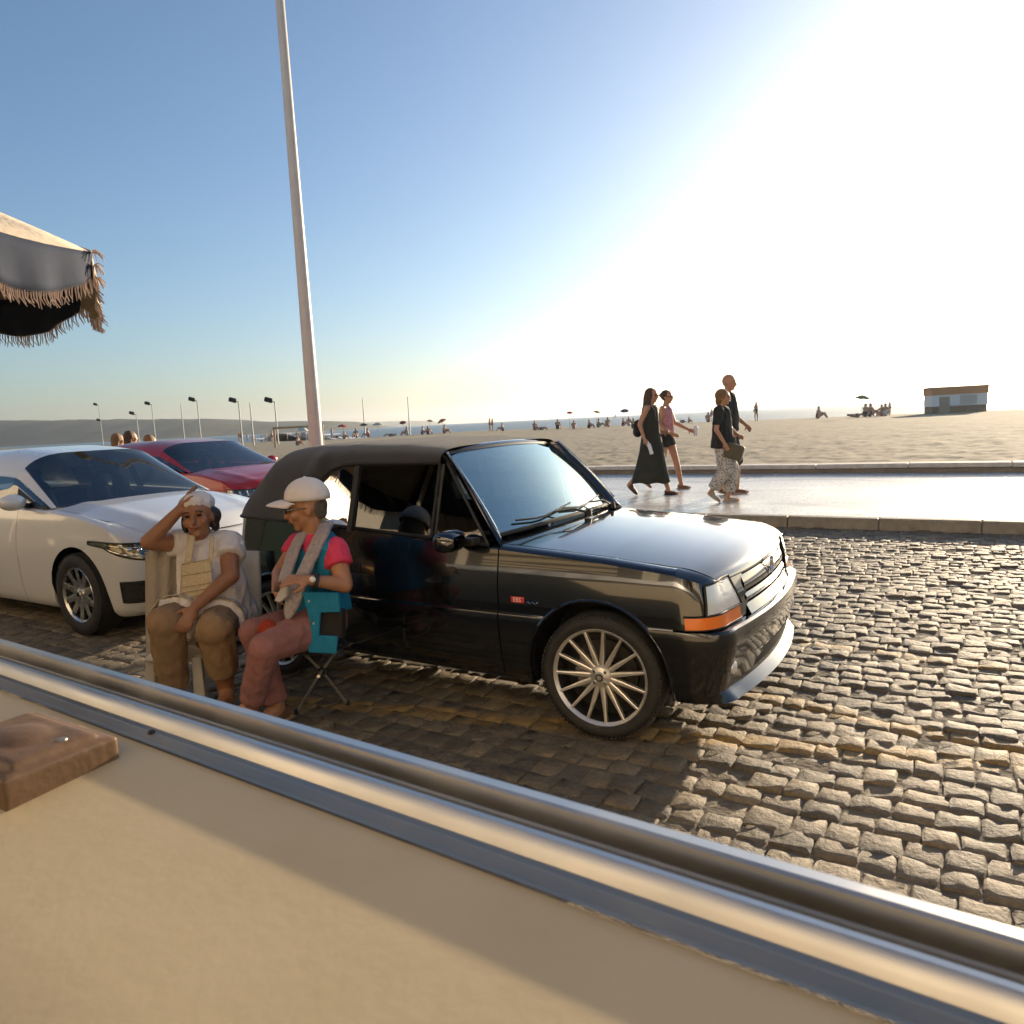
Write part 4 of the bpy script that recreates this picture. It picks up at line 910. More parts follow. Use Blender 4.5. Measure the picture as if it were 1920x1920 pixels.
def face(par, c, f, l, u, k=1.0, glasses=None, eyes=True):
    c = Vector(c); rot = Matrix((f, l, u)).transposed()
    if eyes:
        for s in (-1, 1):
            g = Geo(); g.ell(c + l * s * 0.032 * k + u * 0.002 * k + f * 0.083 * k, (0.010 * k, 0.0135 * k, 0.006 * k), rot, 10, 6); obj('eye', g, M_EYE, par)
            g = Geo(); g.tube([c + l * s * (0.016 + 0.012 * j) * k + u * (0.022 + 0.004 * math.sin(j * 1.1)) * k + f * (0.096 - 0.004 * j) * k for j in range(4)], 0.004 * k, 6); obj('eyebrow', g, mat('brow', (0.05, 0.03, 0.02), rough=0.8), par)
    g = Geo(); g.ell(c - u * 0.060 * k + f * 0.093 * k, (0.008 * k, 0.024 * k, 0.006 * k), rot, 10, 6); obj('mouth', g, M_LIP, par)
    if glasses:
        g = Geo()
        for s in (-1, 1):
            if glasses == 'shades': g.ell(c + l * s * 0.034 * k + u * 0.004 * k + f * 0.098 * k, (0.007 * k, 0.030 * k, 0.022 * k), rot, 12, 7)
            else: g.tube([c + l * s * (0.034 + 0.025 * math.cos(a)) * k + u * (0.002 + 0.018 * math.sin(a)) * k + f * 0.100 * k for a in [2 * math.pi * j / 14 for j in range(15)]], 0.0028 * k, 6)
            g.tube([c + l * s * 0.060 * k + u * 0.006 * k + f * 0.094 * k, c + l * s * 0.080 * k + u * 0.006 * k + f * 0.04 * k, c + l * s * 0.082 * k + u * 0.0 + f * -0.01 * k], 0.0028 * k, 6)
        g.tube([c - l * 0.010 * k + u * 0.008 * k + f * 0.103 * k, c + l * 0.010 * k + u * 0.008 * k + f * 0.103 * k], 0.003 * k, 6)
        obj('sunglasses' if glasses == 'shades' else 'spectacles', g, M_SHADES, par)
def cap_hat(par, c, f, l, u, m_, k=1.0, tilt=0.0, bill_m=None):
    """baseball cap: crown of six gores and a curved bill"""
    c = Vector(c); f2 = (f * math.cos(tilt) + u * math.sin(tilt)); u2 = (u * math.cos(tilt) - f * math.sin(tilt)); rows = []
    for i in range(9):
        th = R(96) * (1 - i / 8) + 0.02; row = []
        for j in range(24):
            a = 2 * math.pi * j / 24; rr = math.sin(th); seam = 1 - 0.015 * (1 if j % 4 == 0 else 0)
            row.append(c + u2 * (0.028 + 0.098 * math.cos(th)) * k + f2 * (0.112 * rr * math.cos(a) * seam - 0.006) * k + l * 0.092 * rr * math.sin(a) * seam * k)
        rows.append(row)
    g = Geo(); g.grid(rows, True); g.f.append(tuple(range(len(g.v) - 24, len(g.v)))); ct = obj('cap', g, m_, par, solid=0.004)
    g = Geo(); rows = []
    for q in lin(0, 1, 7):
        row = []
        for j in lin(-1, 1, 13):
            a = j * R(62); ln = 0.085 * (1 - 0.55 * j * j) * q
            row.append(c + u2 * (0.020 - 0.016 * j * j - 0.030 * q * q * 0.7) * k + f2 * ((0.108 * math.cos(a)) + ln) * k + l * (0.093 * math.sin(a)) * (1 - 0.06 * q) * k)
        rows.append(row)
    g.grid(rows); obj('bill', g, bill_m or m_, ct, solid=0.005)
    g = Geo(); g.ell(c + u2 * 0.128 * k, (0.008, 0.008, 0.005)); obj('button', g, m_, ct)
    return ct
def loft(rings, n=24):
    """rings: (centre, half axis a, half axis b) with vector half axes"""
    g = Geo(); rows = []
    for c, a, b_ in rings: rows.append([Vector(c) + Vector(a) * math.cos(2 * math.pi * k / n) + Vector(b_) * math.sin(2 * math.pi * k / n) for k in range(n)])
    g.grid(rows, True); return g
def shoe(par, heel, d, m_, sole_m, k=1.0, name='shoe'):
    d = Vector(d); d.z = d.z; d.normalize(); sd_ = d.cross(Vector((0, 0, 1))).normalized(); up_ = sd_.cross(d); rot = Matrix((d, sd_, up_)).transposed(); h = Vector(heel)
    g = Geo(); g.ell(h + d * 0.085 * k + up_ * 0.035 * k, (0.125 * k, 0.046 * k, 0.036 * k), rot, 12, 8); g.ell(h + d * 0.02 * k + up_ * 0.055 * k, (0.055 * k, 0.040 * k, 0.050 * k), rot, 12, 8); s_ = blob(name, g, m_, par, 0.012, 3)
    g = Geo(); g.ell(h + d * 0.08 * k + up_ * 0.012 * k, (0.138 * k, 0.050 * k, 0.016 * k), rot, 14, 6); obj('sole', g, sole_m, s_)
Z = Vector((0, 0, 1)); VIEW = lambda p: (Vector(p) - CAM).normalized()

# ------------------------------------------------------------------ woman in teal vest on a folding stool
YB = 3.66
def b(px, py, dy=0.0): return at(px, py, YB + dy)
pB = thing('person', 'seated person in white cap, grey scarf and teal vest, seen in profile', 'person', Vector((b(600, 1172).x, YB, 0)))
def rel(o, root): o.matrix_parent_inverse = Matrix.Translation(-root.location); return o
SKB = skin('tan')
hc = b(574, 951); fB = Vector((-0.97, -0.22, -0.10)); g = Geo()
fB, lB, uB = head(g, hc, fB, Z, 0.97)
shN, shF = b(628, 1034, -0.12), b(560, 1022, 0.16); nk = b(592, 1000, 0.02); pel = b(602, 1160, 0.0); hipN, hipF = b(596, 1172, -0.10), b(578, 1168, 0.14)
g.cap(hc - uB * 0.06 - fB * 0.01, 0.050, nk - Z * 0.03, 0.058)
g.cap(nk - Z * 0.06, 0.09, pel, 0.12); g.cap(shN, 0.06, shF, 0.06); g.cap(b(585, 1060, 0.02), 0.115, pel, 0.13)
elN, wrN = b(646, 1096, -0.20), b(583, 1088, -0.30); elF, wrF = b(524, 1076, 0.06), b(519, 1096, -0.14)
g.cap(shN, 0.052, elN, 0.042); g.cap(elN, 0.041, wrN, 0.026); g.cap(shF, 0.050, elF, 0.041); g.cap(elF, 0.039, wrF, 0.026)
hand(g, wrN, b(548, 1086, -0.33) - wrN, Vector((0.1, 0.5, -0.8)), 0.92, 0.55, 1)
hand(g, wrF, b(516, 1118, -0.22) - wrF, Vector((0.8, 0.2, 0.4)), 0.92, 0.5, -1)
knN, anN = b(498, 1214, -0.36), b(470, 1322, -0.28); knF, anF = b(478, 1186, -0.12), b(520, 1326, -0.10)
for hp_, kn, an in ((hipN, knN, anN), (hipF, knF, anF)): g.cap(hp_, 0.088, kn, 0.062); g.cap(kn, 0.060, an, 0.040)
for an, dr in ((anN, (-0.75, -0.6, -0.05)), (anF, (-0.7, -0.7, -0.05))): g.cap(an, 0.038, an + Vector(dr) * 0.05 - Z * 0.03, 0.038); g.cap(an - Z * 0.03, 0.034, an + Vector(dr) * 0.15 - Z * 0.045, 0.028)
body = rel(blob('body', g, SKB, pB, 0.0065, 3, 0.4), pB)
n0 = set(bpy.data.objects)
face(pB, hc, fB, lB, uB, 0.97, 'spectacles')
M_CAPW = mat('cap_cotton', (0.74, 0.68, 0.66), rough=0.85, var=0.05, vscale=30, bump=0.2, bscale=300)
cap_hat(pB, hc + uB * 0.022 - fB * 0.006, fB, lB, uB, M_CAPW, 1.0, 0.10)
g = Geo(); g.ell(hc - fB * 0.050 + uB * 0.000, (0.056, 0.070, 0.060)); g.ell(hc - fB * 0.066 - uB * 0.042, (0.030, 0.050, 0.030)); blob('hair', g, mat('hair_grey', (0.16, 0.13, 0.10), rough=0.7, var=0.4, vscale=90, bump=1.0, bscale=160), pB, 0.009, 2)
# pink tee
M_PINK = mat('pink_cotton', (0.66, 0.045, 0.105), rough=0.85, var=0.10, vscale=16, bump=0.5, bscale=26)
g = Geo(); g.cap(nk - Z * 0.065, 0.098, pel, 0.118); g.cap(shN, 0.066, shF, 0.066); g.cap(b(585, 1060, 0.02), 0.118, pel, 0.122)
g.cap(shN + Z * 0.005, 0.068, shN.lerp(elN, 0.42), 0.070, flat1=True); g.cap(shF, 0.064, shF.lerp(elF, 0.40), 0.064, flat1=True)
g.cap(shN.lerp(elN, 0.30), 0.073, shN.lerp(elN, 0.46), 0.064, flat1=True)
wrinkle(blob('tee_shirt', g, M_PINK, pB, 0.009, 2, 0.35), 0.012, 17)
# teal vest over it, open at the front, with a button band
M_TEAL = mat('teal_knit', (0.010, 0.21, 0.36), rough=0.85, var=0.12, vscale=22, bump=0.4, bscale=120)
back = (Vector((0.95, 0.25, 0)) ).normalized()
g = Geo(); g.cap(nk - Z * 0.075 + back * 0.022, 0.100, b(598, 1100, 0.0) + back * 0.012, 0.138); g.cap(b(585, 1060, 0.02) + back * 0.014, 0.137, b(603, 1150, 0.0) + back * 0.01, 0.148, flat1=True)
g.cap(shN.lerp(shF, 0.18) + back * 0.01 + Z * 0.004, 0.070, shN.lerp(shF, 0.82) + back * 0.01, 0.070); g.cap(b(612, 1030, -0.13), 0.056, b(608, 1095, -0.10), 0.075)
vest = wrinkle(blob('vest', g, M_TEAL, pB, 0.009, 2, 0.35), 0.010, 13, 2)
# hanging front panel of the vest with its square-cut lower corner
yv = -0.265
outl = [(566, 1110), (634, 1112), (637, 1148), (600, 1149), (597, 1192), (632, 1194), (629, 1226), (577, 1224), (581, 1170)]
g = Geo(); g.poly([b(px, py, yv + 0.02 * math.sin(px * 0.11)) for px, py in outl], Vector((0.004, 0.016, 0))); obj('vest_flap', g, M_TEAL, vest, bevel=0.004)
g = Geo(); g.poly([b(px, py, -0.235) for px, py in ((598, 1146), (641, 1144), (643, 1198), (597, 1196))], Vector((0.01, 0.05, 0))); obj('hip_pouch', g, mat('black_nylon', (0.012, 0.010, 0.008), rough=0.8), vest, bevel=0.01)
for px, py in ((579, 1127), (588, 1169)):
    g = Geo(); g.ell(b(px, py, yv - 0.006), (0.006, 0.004, 0.006)); obj('button', g, mat('button_grey', (0.4, 0.42, 0.42), rough=0.4), vest)
# grey scarf with two hanging ends
M_SCARF = mat('grey_scarf', (0.36, 0.31, 0.31), rough=0.9, var=0.14, vscale=45, bump=0.7, bscale=45)
def strap(g, pts, wid, thk, wd):
    for k in range(len(pts) - 1):
        for j in (-1, -0.33, 0.33, 1):
            w_ = wid[k] if isinstance(wid, list) else wid; w2 = wid[k + 1] if isinstance(wid, list) else wid
            g.cap(Vector(pts[k]) + Vector(wd) * j * w_, thk, Vector(pts[k + 1]) + Vector(wd) * j * w2, thk * (0.9 if j % 1 else 1), 7)
g = Geo(); wdv = Vector((0.9, -0.35, 0.2)).normalized()
strap(g, [b(598, 985, 0.07), b(612, 985, -0.06), b(602, 1005, -0.15), b(585, 1040, -0.19), b(568, 1078, -0.22)], 0.026, 0.016, wdv)
strap(g, [b(568, 1078, -0.22), b(553, 1112, -0.24), b(545, 1140, -0.25), b(540, 1158, -0.25)], [0.026, 0.042, 0.030, 0.006], 0.013, wdv)
strap(g, [b(600, 984, 0.06), b(582, 990, 0.06), b(566, 1004, -0.02), b(552, 1030, -0.08), b(541, 1062, -0.13), b(534, 1086, -0.18)], 0.022, 0.015, wdv)
wrinkle(blob('scarf', g, M_SCARF, pB, 0.0075, 2, 0.35), 0.006, 34, 4, (1, 1, 0.3))
# mauve trousers
M_MAUVE = mat('mauve_cotton', (0.30, 0.13, 0.11), rough=0.9, var=0.15, vscale=12, bump=0.5, bscale=20)
g = Geo()
for hp_, kn, an in ((hipN, knN, anN), (hipF, knF, anF)): g.cap(hp_, 0.104, kn, 0.076); g.cap(kn, 0.074, an.lerp(kn, 0.08), 0.060, flat1=True)
g.cap(pel - Z * 0.01, 0.135, (hipN + hipF) / 2 - Z * 0.005, 0.130)
wrinkle(blob('trousers', g, M_MAUVE, pB, 0.009, 3, 0.4), 0.011, 18, 5, (1, 1, 0.7))
g = Geo(); g.tube([wrN.lerp(elN, 0.10) + (wrN - elN).orthogonal().normalized() * 0 + Matrix.Rotation(a, 3, (wrN - elN).normalized()) @ ((wrN - elN).orthogonal().normalized() * 0.030) for a in lin(0, 2 * math.pi, 17)], 0.008, 6, flat=1.6); wt_ = obj('watch_strap', g, M_DARK, pB)
wf = wrN.lerp(elN, 0.10) + Vector((0.0, -0.030, 0.012)); g = Geo(); g.ell(wf, (0.015, 0.007, 0.015)); obj('watch_face', g, mat('watch_white', (0.75, 0.75, 0.72), rough=0.25), wt_)
for o in set(bpy.data.objects) - n0:
    if o.parent == pB: rel(o, pB)
for an, dr in ((anN, (-0.75, -0.6, 0)), (anF, (-0.7, -0.7, 0))):
    n1 = set(bpy.data.objects); shoe(pB, Vector((an.x, an.y, 0.005)) - Vector(dr) * 0.04, dr, mat('brown_sandal', (0.12, 0.06, 0.03), rough=0.7), mat('sole_tan', (0.35, 0.22, 0.12), rough=0.8), 0.9, 'sandal')
    for o in set(bpy.data.objects) - n1:
        if o.parent == pB: rel(o, pB)
# knitting in her hands and red cloth on her knee
g = Geo(); kp = [b(527, 1100, -0.28), b(540, 1098, -0.29), b(537, 1118, -0.28), b(524, 1130, -0.27), b(513, 1127, -0.26)]; g.poly(kp, (0.01, 0.02, 0)); kw = tag(obj('needlework', g, mat('lace_white', (0.55, 0.50, 0.48), rough=0.9), bevel=0.004), 'small piece of pale lace held between two hands beside the grey scarf', 'needlework')
g = Geo(); kc = b(503, 1186, -0.30)
g.ell(kc, (0.052, 0.040, 0.065)); g.ell(kc + Vector((0.01, -0.01, -0.05)), (0.042, 0.035, 0.05)); tag(blob('yarn_ball', g, mat('red_yarn', (0.36, 0.04, 0.012), rough=0.95, bump=0.9, bscale=90), None, 0.01, 2), 'rusty red ball of yarn resting on mauve trousers', 'yarn')
# folding stool
st = thing('folding_stool', 'thin-legged metal folding stool with small cloth seat under the teal vest', 'stool', Vector((b(596, 1200).x, YB + 0.02, 0)))
sc_ = b(598, 1214); hub_ = Vector((0.0, 0.0, sc_.z - 0.13))
g = Geo(); g.grid([[(0.15 * q * math.cos(a), 0.14 * q * math.sin(a), sc_.z - 0.02 + 0.02 * q) for a in lin(0, 2 * math.pi, 25)] for q in (0.05, 0.5, 1.0)]); obj('seat_cloth', g, mat('stool_canvas', (0.04, 0.035, 0.03), rough=0.9), st, solid=0.006)
M_TUBE = mat('steel_tube', (0.42, 0.40, 0.34), rough=0.35, metal=0.8)
for px, py in ((556, 1338), (652, 1321), (610, 1262)):
    bot = ground(px, py) - st.location; top_ = hub_ - (bot - hub_) * 0.75; top_.z = sc_.z; g = Geo(); g.tube([top_, hub_, bot], 0.0075, 8); lg = obj('leg', g, M_TUBE, st); g = Geo(); g.lathe([(0.0, 0), (0.012, 0.0), (0.012, 0.02), (0.0, 0.025)], 10, c=bot); obj('foot', g, M_DARK, lg)
g = Geo(); g.lathe([(0.0, -0.02), (0.02, -0.018), (0.02, 0.018), (0.0, 0.02)], 12, c=hub_); obj('hub', g, M_DARK, st)

# ------------------------------------------------------------------ woman in white with a raised arm, on a plastic chair
YA = 3.98
def a_(px, py, dy=0.0): return at(px, py, YA + dy)
pA = thing('person', 'seated person in white top and khaki trousers holding a hand to a white headscarf', 'person', Vector((a_(385, 1165).x, YA, 0)))
n0 = set(bpy.data.objects); SKA = skin('dark')
hc = a_(371, 968, -0.06); g = Geo(); fA, lA, uA = head(g, hc, Vector((0.12, -0.97, 0.10)), Vector((-0.08, 0, 1)), 0.97)
nk = a_(376, 1006, 0.0); chest = a_(388, 1055, 0.0); belly = a_(402, 1110, -0.03); pel = a_(405, 1158, 0.0)
shL, shR = a_(428, 1022, 0.0), a_(336, 1018, 0.0)        # picture right / picture left
g.cap(hc - uA * 0.06, 0.052, nk - Z * 0.02, 0.060); g.cap(shL, 0.065, shR, 0.060); g.cap(nk - Z * 0.06, 0.10, chest, 0.14); g.cap(chest, 0.145, belly, 0.165); g.cap(belly, 0.165, pel, 0.17)
elL, wrL = a_(433, 1080, -0.16), a_(366, 1138, -0.34); elR, wrR = a_(279, 1016, -0.13), a_(338, 955, -0.10)
g.cap(shL, 0.058, elL, 0.045); g.cap(elL, 0.045, wrL, 0.027); g.cap(shR, 0.055, elR, 0.045); g.cap(elR, 0.044, wrR, 0.027)
hand(g, wrL, a_(348, 1168, -0.40) - wrL, Vector((-0.5, 0.6, -0.5)), 0.95, 0.45, -1)
hand(g, wrR, a_(352, 926, -0.06) - wrR, Vector((0.75, 0.3, -0.35)), 0.95, 0.35, -1)
hL, hR = a_(420, 1162, -0.03), a_(375, 1160, -0.03); knL, anL = a_(404, 1180, -0.40), a_(424, 1290, -0.30); knR, anR = a_(312, 1168, -0.36), a_(328, 1302, -0.28)
for hp_, kn, an in ((hL, knL, anL), (hR, knR, anR)): g.cap(hp_, 0.11, kn, 0.075); g.cap(kn, 0.070, an, 0.044); g.cap(an, 0.040, an + Vector((0.02, -0.05, -0.04)), 0.040); g.cap(an - Z * 0.04, 0.036, an + Vector((0.03, -0.16, -0.05)), 0.030)
body = blob('body', g, SKA, pA, 0.0068, 3, 0.4)
face(pA, hc, fA, lA, uA, 0.97)
g = Geo(); g.ell(hc + lA * 0.070 - uA * 0.005 - fA * 0.045, (0.040, 0.045, 0.048)); g.ell(hc - lA * 0.070 - uA * 0.03, (0.018, 0.03, 0.055)); g.ell(hc - fA * 0.04 + uA * 0.015, (0.085, 0.082, 0.088)); g.ell(hc + lA * 0.070 - uA * 0.060 - fA * 0.045, (0.022, 0.03, 0.035));  blob('hair', g, mat('hair_black', (0.02, 0.015, 0.012), rough=0.55, var=0.4, vscale=70), pA, 0.009, 2)
g = Geo(); M_WCLOTH = mat('white_cotton', (0.72, 0.66, 0.62), rough=0.9, var=0.06, vscale=20, bump=0.6, bscale=22)
rot = Matrix((fA, lA, uA)).transposed(); g.ell(hc + uA * 0.070 - fA * 0.026, (0.105, 0.088, 0.066), rot, 16, 10); wrinkle(blob('headscarf', g, M_WCLOTH, pA, 0.008, 2), 0.010, 25, 9)
# white tee
g = Geo(); g.cap(shL, 0.080, shR, 0.072); g.cap(nk - Z * 0.075, 0.10, chest, 0.155); g.cap(chest, 0.160, belly, 0.185); g.cap(belly, 0.185, pel + Z * 0.0, 0.195); g.cap(a_(425, 1120, 0.02), 0.11, a_(440, 1150, 0.03), 0.13)
g.cap(shL, 0.082, shL.lerp(elL, 0.42), 0.082, flat1=True); g.cap(shR, 0.076, shR.lerp(elR, 0.30), 0.072, flat1=True)
tee = wrinkle(blob('tee_shirt', g, M_WCLOTH, pA, 0.009, 3, 0.4), 0.018, 13, 6)
# embroidered apron: bib, straps, stripes, lap
M_APR = mat('cream_embroidery', (0.60, 0.46, 0.26), rough=0.9, col2=(0.68, 0.58, 0.42), vscale=70, bump=0.6, bscale=140)
M_STR = mat('apron_stripe', (0.42, 0.33, 0.20), rough=0.9, var=0.3, vscale=90)
def front_y(px, py):                                        # how far the front of the torso stands out
    f = (py - 1000) / 160.0; c_ = 375 + 27 * f; w_ = 52 + 28 * f; k = min(abs(px - c_) / w_, 0.98)
    return -(0.155 + 0.06 * f) * math.sqrt(1 - k * k) - 0.046
def sheet_px(x0, x1, y0, y1, skew=0.0, nx=12, ny=10, lift=0.0):
    return [[a_(x0(v) + (x1(v) - x0(v)) * i / (nx - 1), y0 + (y1 - y0) * v + skew * (i / (nx - 1) - 0.5), front_y(x0(v) + (x1(v) - x0(v)) * i / (nx - 1), y0 + (y1 - y0) * v) - lift) for i in range(nx)] for v in lin(0, 1, ny)]
g = Geo(); g.grid(sheet_px(lambda v: 340 - 4 * v, lambda v: 396 + 4 * v, 1052, 1128, -10)); ap = wrinkle(obj('apron', g, M_APR, pA, solid=0.003, sharp=0), 0.006, 20)
for yy in (1052, 1074, 1096, 1106, 1116):
    g = Geo(); g.grid(sheet_px(lambda v: 341, lambda v: 397, yy, yy + 2.2, -10, 12, 2, 0.004)); obj('apron_stripe', g, M_STR, ap, solid=0.002)
for x0, x1 in ((346, 360), (391, 399)):
    g = Geo(); g.grid([[a_(x0 + (x1 - x0) * k / 3 + (6 if x0 < 370 else 2) * (1 - v) , 1004 + 50 * v, front_y(x0, 1004 + 50 * v) - 0.012 + 0.05 * (1 - v)) for k in range(4)] for v in lin(0, 1, 8)]); obj('apron_strap', g, M_APR, ap, solid=0.005)
g = Geo()                                                   # skirt of the apron wrapped over hips and thighs
for hp_, kn, e in ((hL, knL, 0.62), (hR, knR, 0.80)): g.cap(hp_ + Z * 0.006, 0.142, hp_.lerp(kn, e) + Z * 0.010, 0.124, flat1=True)
g.cap(belly, 0.17, pel, 0.19); g.cap(a_(440, 1150, 0.03), 0.10, a_(452, 1196, -0.02), 0.085, flat1=True)
skirt = wrinkle(blob('apron_skirt', g, M_WCLOTH, ap, 0.009, 2, 0.35), 0.022, 18, 7, (1.4, 1.4, 0.4))
for hp_, kn, e in ((hL, knL, 0.62), (hR, knR, 0.80)):
    c_ = hp_.lerp(kn, e) + Z * 0.010; d_ = (kn - hp_).normalized(); a1 = d_.orthogonal().normalized(); g = Geo()
    g.grid([[c_ + d_ * o_ + Matrix.Rotation(t_, 3, d_) @ (a1 * (0.128 - 0.02 * abs(o_) + 0.003 * math.sin(t_ * 14))) for t_ in lin(0, 2 * math.pi, 49)] for o_ in (-0.045, -0.02, 0.006)]); obj('apron_border', g, M_APR, ap, solid=0.004)
# khaki trousers
M_KHAKI = mat('khaki_cotton', (0.28, 0.17, 0.085), rough=0.9, var=0.12, vscale=12, bump=0.5, bscale=18)
g = Geo()
for hp_, kn, an, e in ((hL, knL, anL, 0.72), (hR, knR, anR, 0.86)): g.cap(hp_, 0.124, kn, 0.094); g.cap(kn, 0.090, kn.lerp(an, e), 0.078, flat1=True)
g.cap(pel - Z * 0.02, 0.175, (hL + hR) / 2 - Z * 0.01, 0.165); wrinkle(blob('trousers', g, M_KHAKI, pA, 0.009, 3, 0.4), 0.012, 17, 8, (1, 1, 0.7))
for o in set(bpy.data.objects) - n0:
    if o.parent == pA: rel(o, pA)
for an in (anL, anR):
    n1 = set(bpy.data.objects); shoe(pA, Vector((an.x - 0.01, an.y + 0.03, 0.005)), (0.15, -0.98, 0), mat('dark_shoe', (0.03, 0.025, 0.02), rough=0.6), M_DARK, 0.92)
    for o in set(bpy.data.objects) - n1:
        if o.parent == pA: rel(o, pA)
# white plastic chair with a pale shawl over its back
M_PLAST = mat('white_plastic', (0.50, 0.46, 0.40), rough=0.45, var=0.06, vscale=8)
chp = a_(392, 1180, 0.04); ch = thing('plastic_chair', 'white plastic garden chair under the person in white, beside the white car', 'chair', Vector((chp.x, chp.y, 0)), R(6))
hs = chp.z - 0.06
g = Geo(); g.grid([[(x, y, hs - 0.02 * (1 - (x / 0.24) ** 2)) for x in lin(-0.24, 0.24, 9)] for y in lin(-0.30, 0.20, 5)]); obj('seat', g, M_PLAST, ch, solid=0.022)
for x, y in ((-0.23, -0.24), (0.02, -0.30), (-0.22, 0.21), (0.22, 0.21)):
    g = Geo(); rows = []
    for z_, k in ((0.0, 1.0), (hs, 0.8)): rows.append([(x * (1.10 if z_ == 0 else 1.0) + q[0] * 0.026 * (1.2 if z_ == 0 else 0.9), y * (1.08 if z_ == 0 else 1) + q[1] * 0.022, z_) for q in ((-1, -1), (1, -1), (1, 1), (-1, 1))])
    g.grid(rows, True); obj('leg', g, M_PLAST, ch, bevel=0.006)
g = Geo(); g.grid([[(0.25 * math.sin(a), 0.235 - 0.07 * (1 - math.cos(a)) + 0.10 * q, hs + 0.02 + 0.42 * q) for a in lin(-1.35, 1.35, 15)] for q in lin(0, 1, 6)]); obj('backrest', g, M_PLAST, ch, solid=0.014)
g = Geo(); rows = []                                        # shawl draped at the picture's left
for v in lin(0, 1, 16):
    row = []
    for k in lin(0, 1, 15):
        px = 272 + 66 * k - 3 * v + (14 * v * v if k > 0.5 else 6 * v); py = 1036 - 10 * math.sin(math.pi * k) + (180 + 30 * (1 - k)) * v
        row.append(a_(px, py, 0.02 + 0.018 * math.sin(k * 17 + v * 2) - 0.05 * math.sin(math.pi * k)))
    rows.append(row)
g.grid(rows); tag(obj('shawl', g, mat('pale_shawl', (0.40, 0.34, 0.27), rough=0.95, var=0.08, vscale=14, bump=0.4, bscale=40), solid=0.006, sharp=0), 'pale greyish shawl hanging in folds beside the seated person in white', 'shawl')
# ------------------------------------------------------------------ four people walking along the promenade
M_BLKC = mat('black_cotton', (0.016, 0.016, 0.015), rough=0.85, var=0.2, vscale=12)
M_OLIVE = mat('dark_olive_dress', (0.022, 0.024, 0.016), rough=0.85, var=0.25, vscale=6, bump=0.4, bscale=14)
M_HAIRB = mat('hair_brown', (0.085, 0.042, 0.018), rough=0.5, var=0.35, vscale=70, bump=0.8, bscale=120)
M_HAIRL = mat('hair_blond', (0.24, 0.13, 0.05), rough=0.55, var=0.3, vscale=70, bump=0.8, bscale=120)
M_CLEAR = mat('clear_plastic', (0.75, 0.78, 0.80), rough=0.15, coat=0.5)
def walker(label, px, py, H, build, turn=0.0, legs=None, arms=None, sk='fair', vox=0.011):
    base = ground(px, py, PROM_Z); k = H / 1.72
    r_ = thing('person', label, 'person', base, HEAD + turn, 'people walking on the promenade')
    def P_(f, l, z): return Vector((f, l, z)) * k
    lg = legs or dict(L=((0.10, 0.49), (0.22, 0.085), 0.0), Rr=((-0.03, 0.48), (-0.33, 0.20), 0.55))
    g = Geo(); hc = P_(0.03, 0, 1.60); f, l, u = head(g, hc, (1, 0, -0.02), Z, 0.98 * k)
    g.cap(hc - u * 0.07 * k - f * 0.012 * k, 0.050 * k, P_(0, 0, 1.43), 0.058 * k)
    sh = build.get('sh', 0.175); bw = build.get('belly', 0.115)
    g.cap(P_(0, -sh, 1.405), 0.052 * k, P_(0, sh, 1.405), 0.052 * k); g.cap(P_(0.01, 0, 1.36), 0.10 * k, P_(0.01, 0, 1.10), bw * k); g.cap(P_(0.01, 0, 1.08), bw * k, P_(0, 0, 0.93), 0.125 * k)
    g.cap(P_(0, -0.09, 1.34), 0.085 * k, P_(0, -0.07, 1.0), 0.085 * k); g.cap(P_(0, 0.09, 1.34), 0.085 * k, P_(0, 0.07, 1.0), 0.085 * k)
    J = {}
    for s, key in ((1, 'L'), (-1, 'Rr')):
        (kf, kz), (af, az), pitch = lg[key]; hip = P_(0, s * 0.085, 0.92); kn = P_(kf, s * 0.085, kz); an = P_(af, s * 0.075, az); J[key] = (hip, kn, an, pitch)
        g.cap(hip, 0.090 * k, kn, 0.056 * k); g.cap(kn, 0.055 * k, kn.lerp(an, 0.35), 0.056 * k); g.cap(kn.lerp(an, 0.35), 0.056 * k, an, 0.036 * k)
        d = Vector((math.cos(pitch), 0, -math.sin(pitch))); hl = an - Vector((0, 0, 0.045 * k)) - d * 0.03 * k
        g.cap(an, 0.036 * k, hl, 0.034 * k); g.cap(hl, 0.033 * k, hl + d * 0.15 * k - Z * 0.012 * k, 0.026 * k); g.cap(hl + d * 0.13 * k + Vector((0, 0.02, -0.012)) * k, 0.02 * k, hl + d * 0.19 * k + Vector((0, 0.015, -0.016)) * k, 0.016 * k)
        J[key + 'h'] = hl; J[key + 'd'] = d
    ar = arms or {}
    for s, key in ((1, 'L'), (-1, 'R')):
        el, wr, hd = ar.get(key, ((-0.06, 0.24, 1.13), (0.04, 0.25, 0.90), (0.08, 0.24, 0.80)))
        S_ = P_(0, s * sh, 1.40); E_ = P_(el[0], s * el[1], el[2]); W_ = P_(wr[0], s * wr[1], wr[2]); H_ = P_(hd[0], s * hd[1], hd[2]); J['s' + key], J['e' + key], J['w' + key], J['h' + key] = S_, E_, W_, H_
        g.cap(S_, 0.048 * k, E_, 0.039 * k); g.cap(E_, 0.038 * k, W_, 0.025 * k); hand(g, W_, H_ - W_, Vector((0, -s, 0.2)), 0.95 * k, 0.5, s)
    blob('body', g, skin(sk), r_, vox, 3, 0.4)
    if build.get('shades') is not None: face(r_, hc, f, l, u, 0.98 * k, 'shades' if build['shades'] else None, eyes=not build['shades'])
    return r_, k, P_, J, hc, (f, l, u)
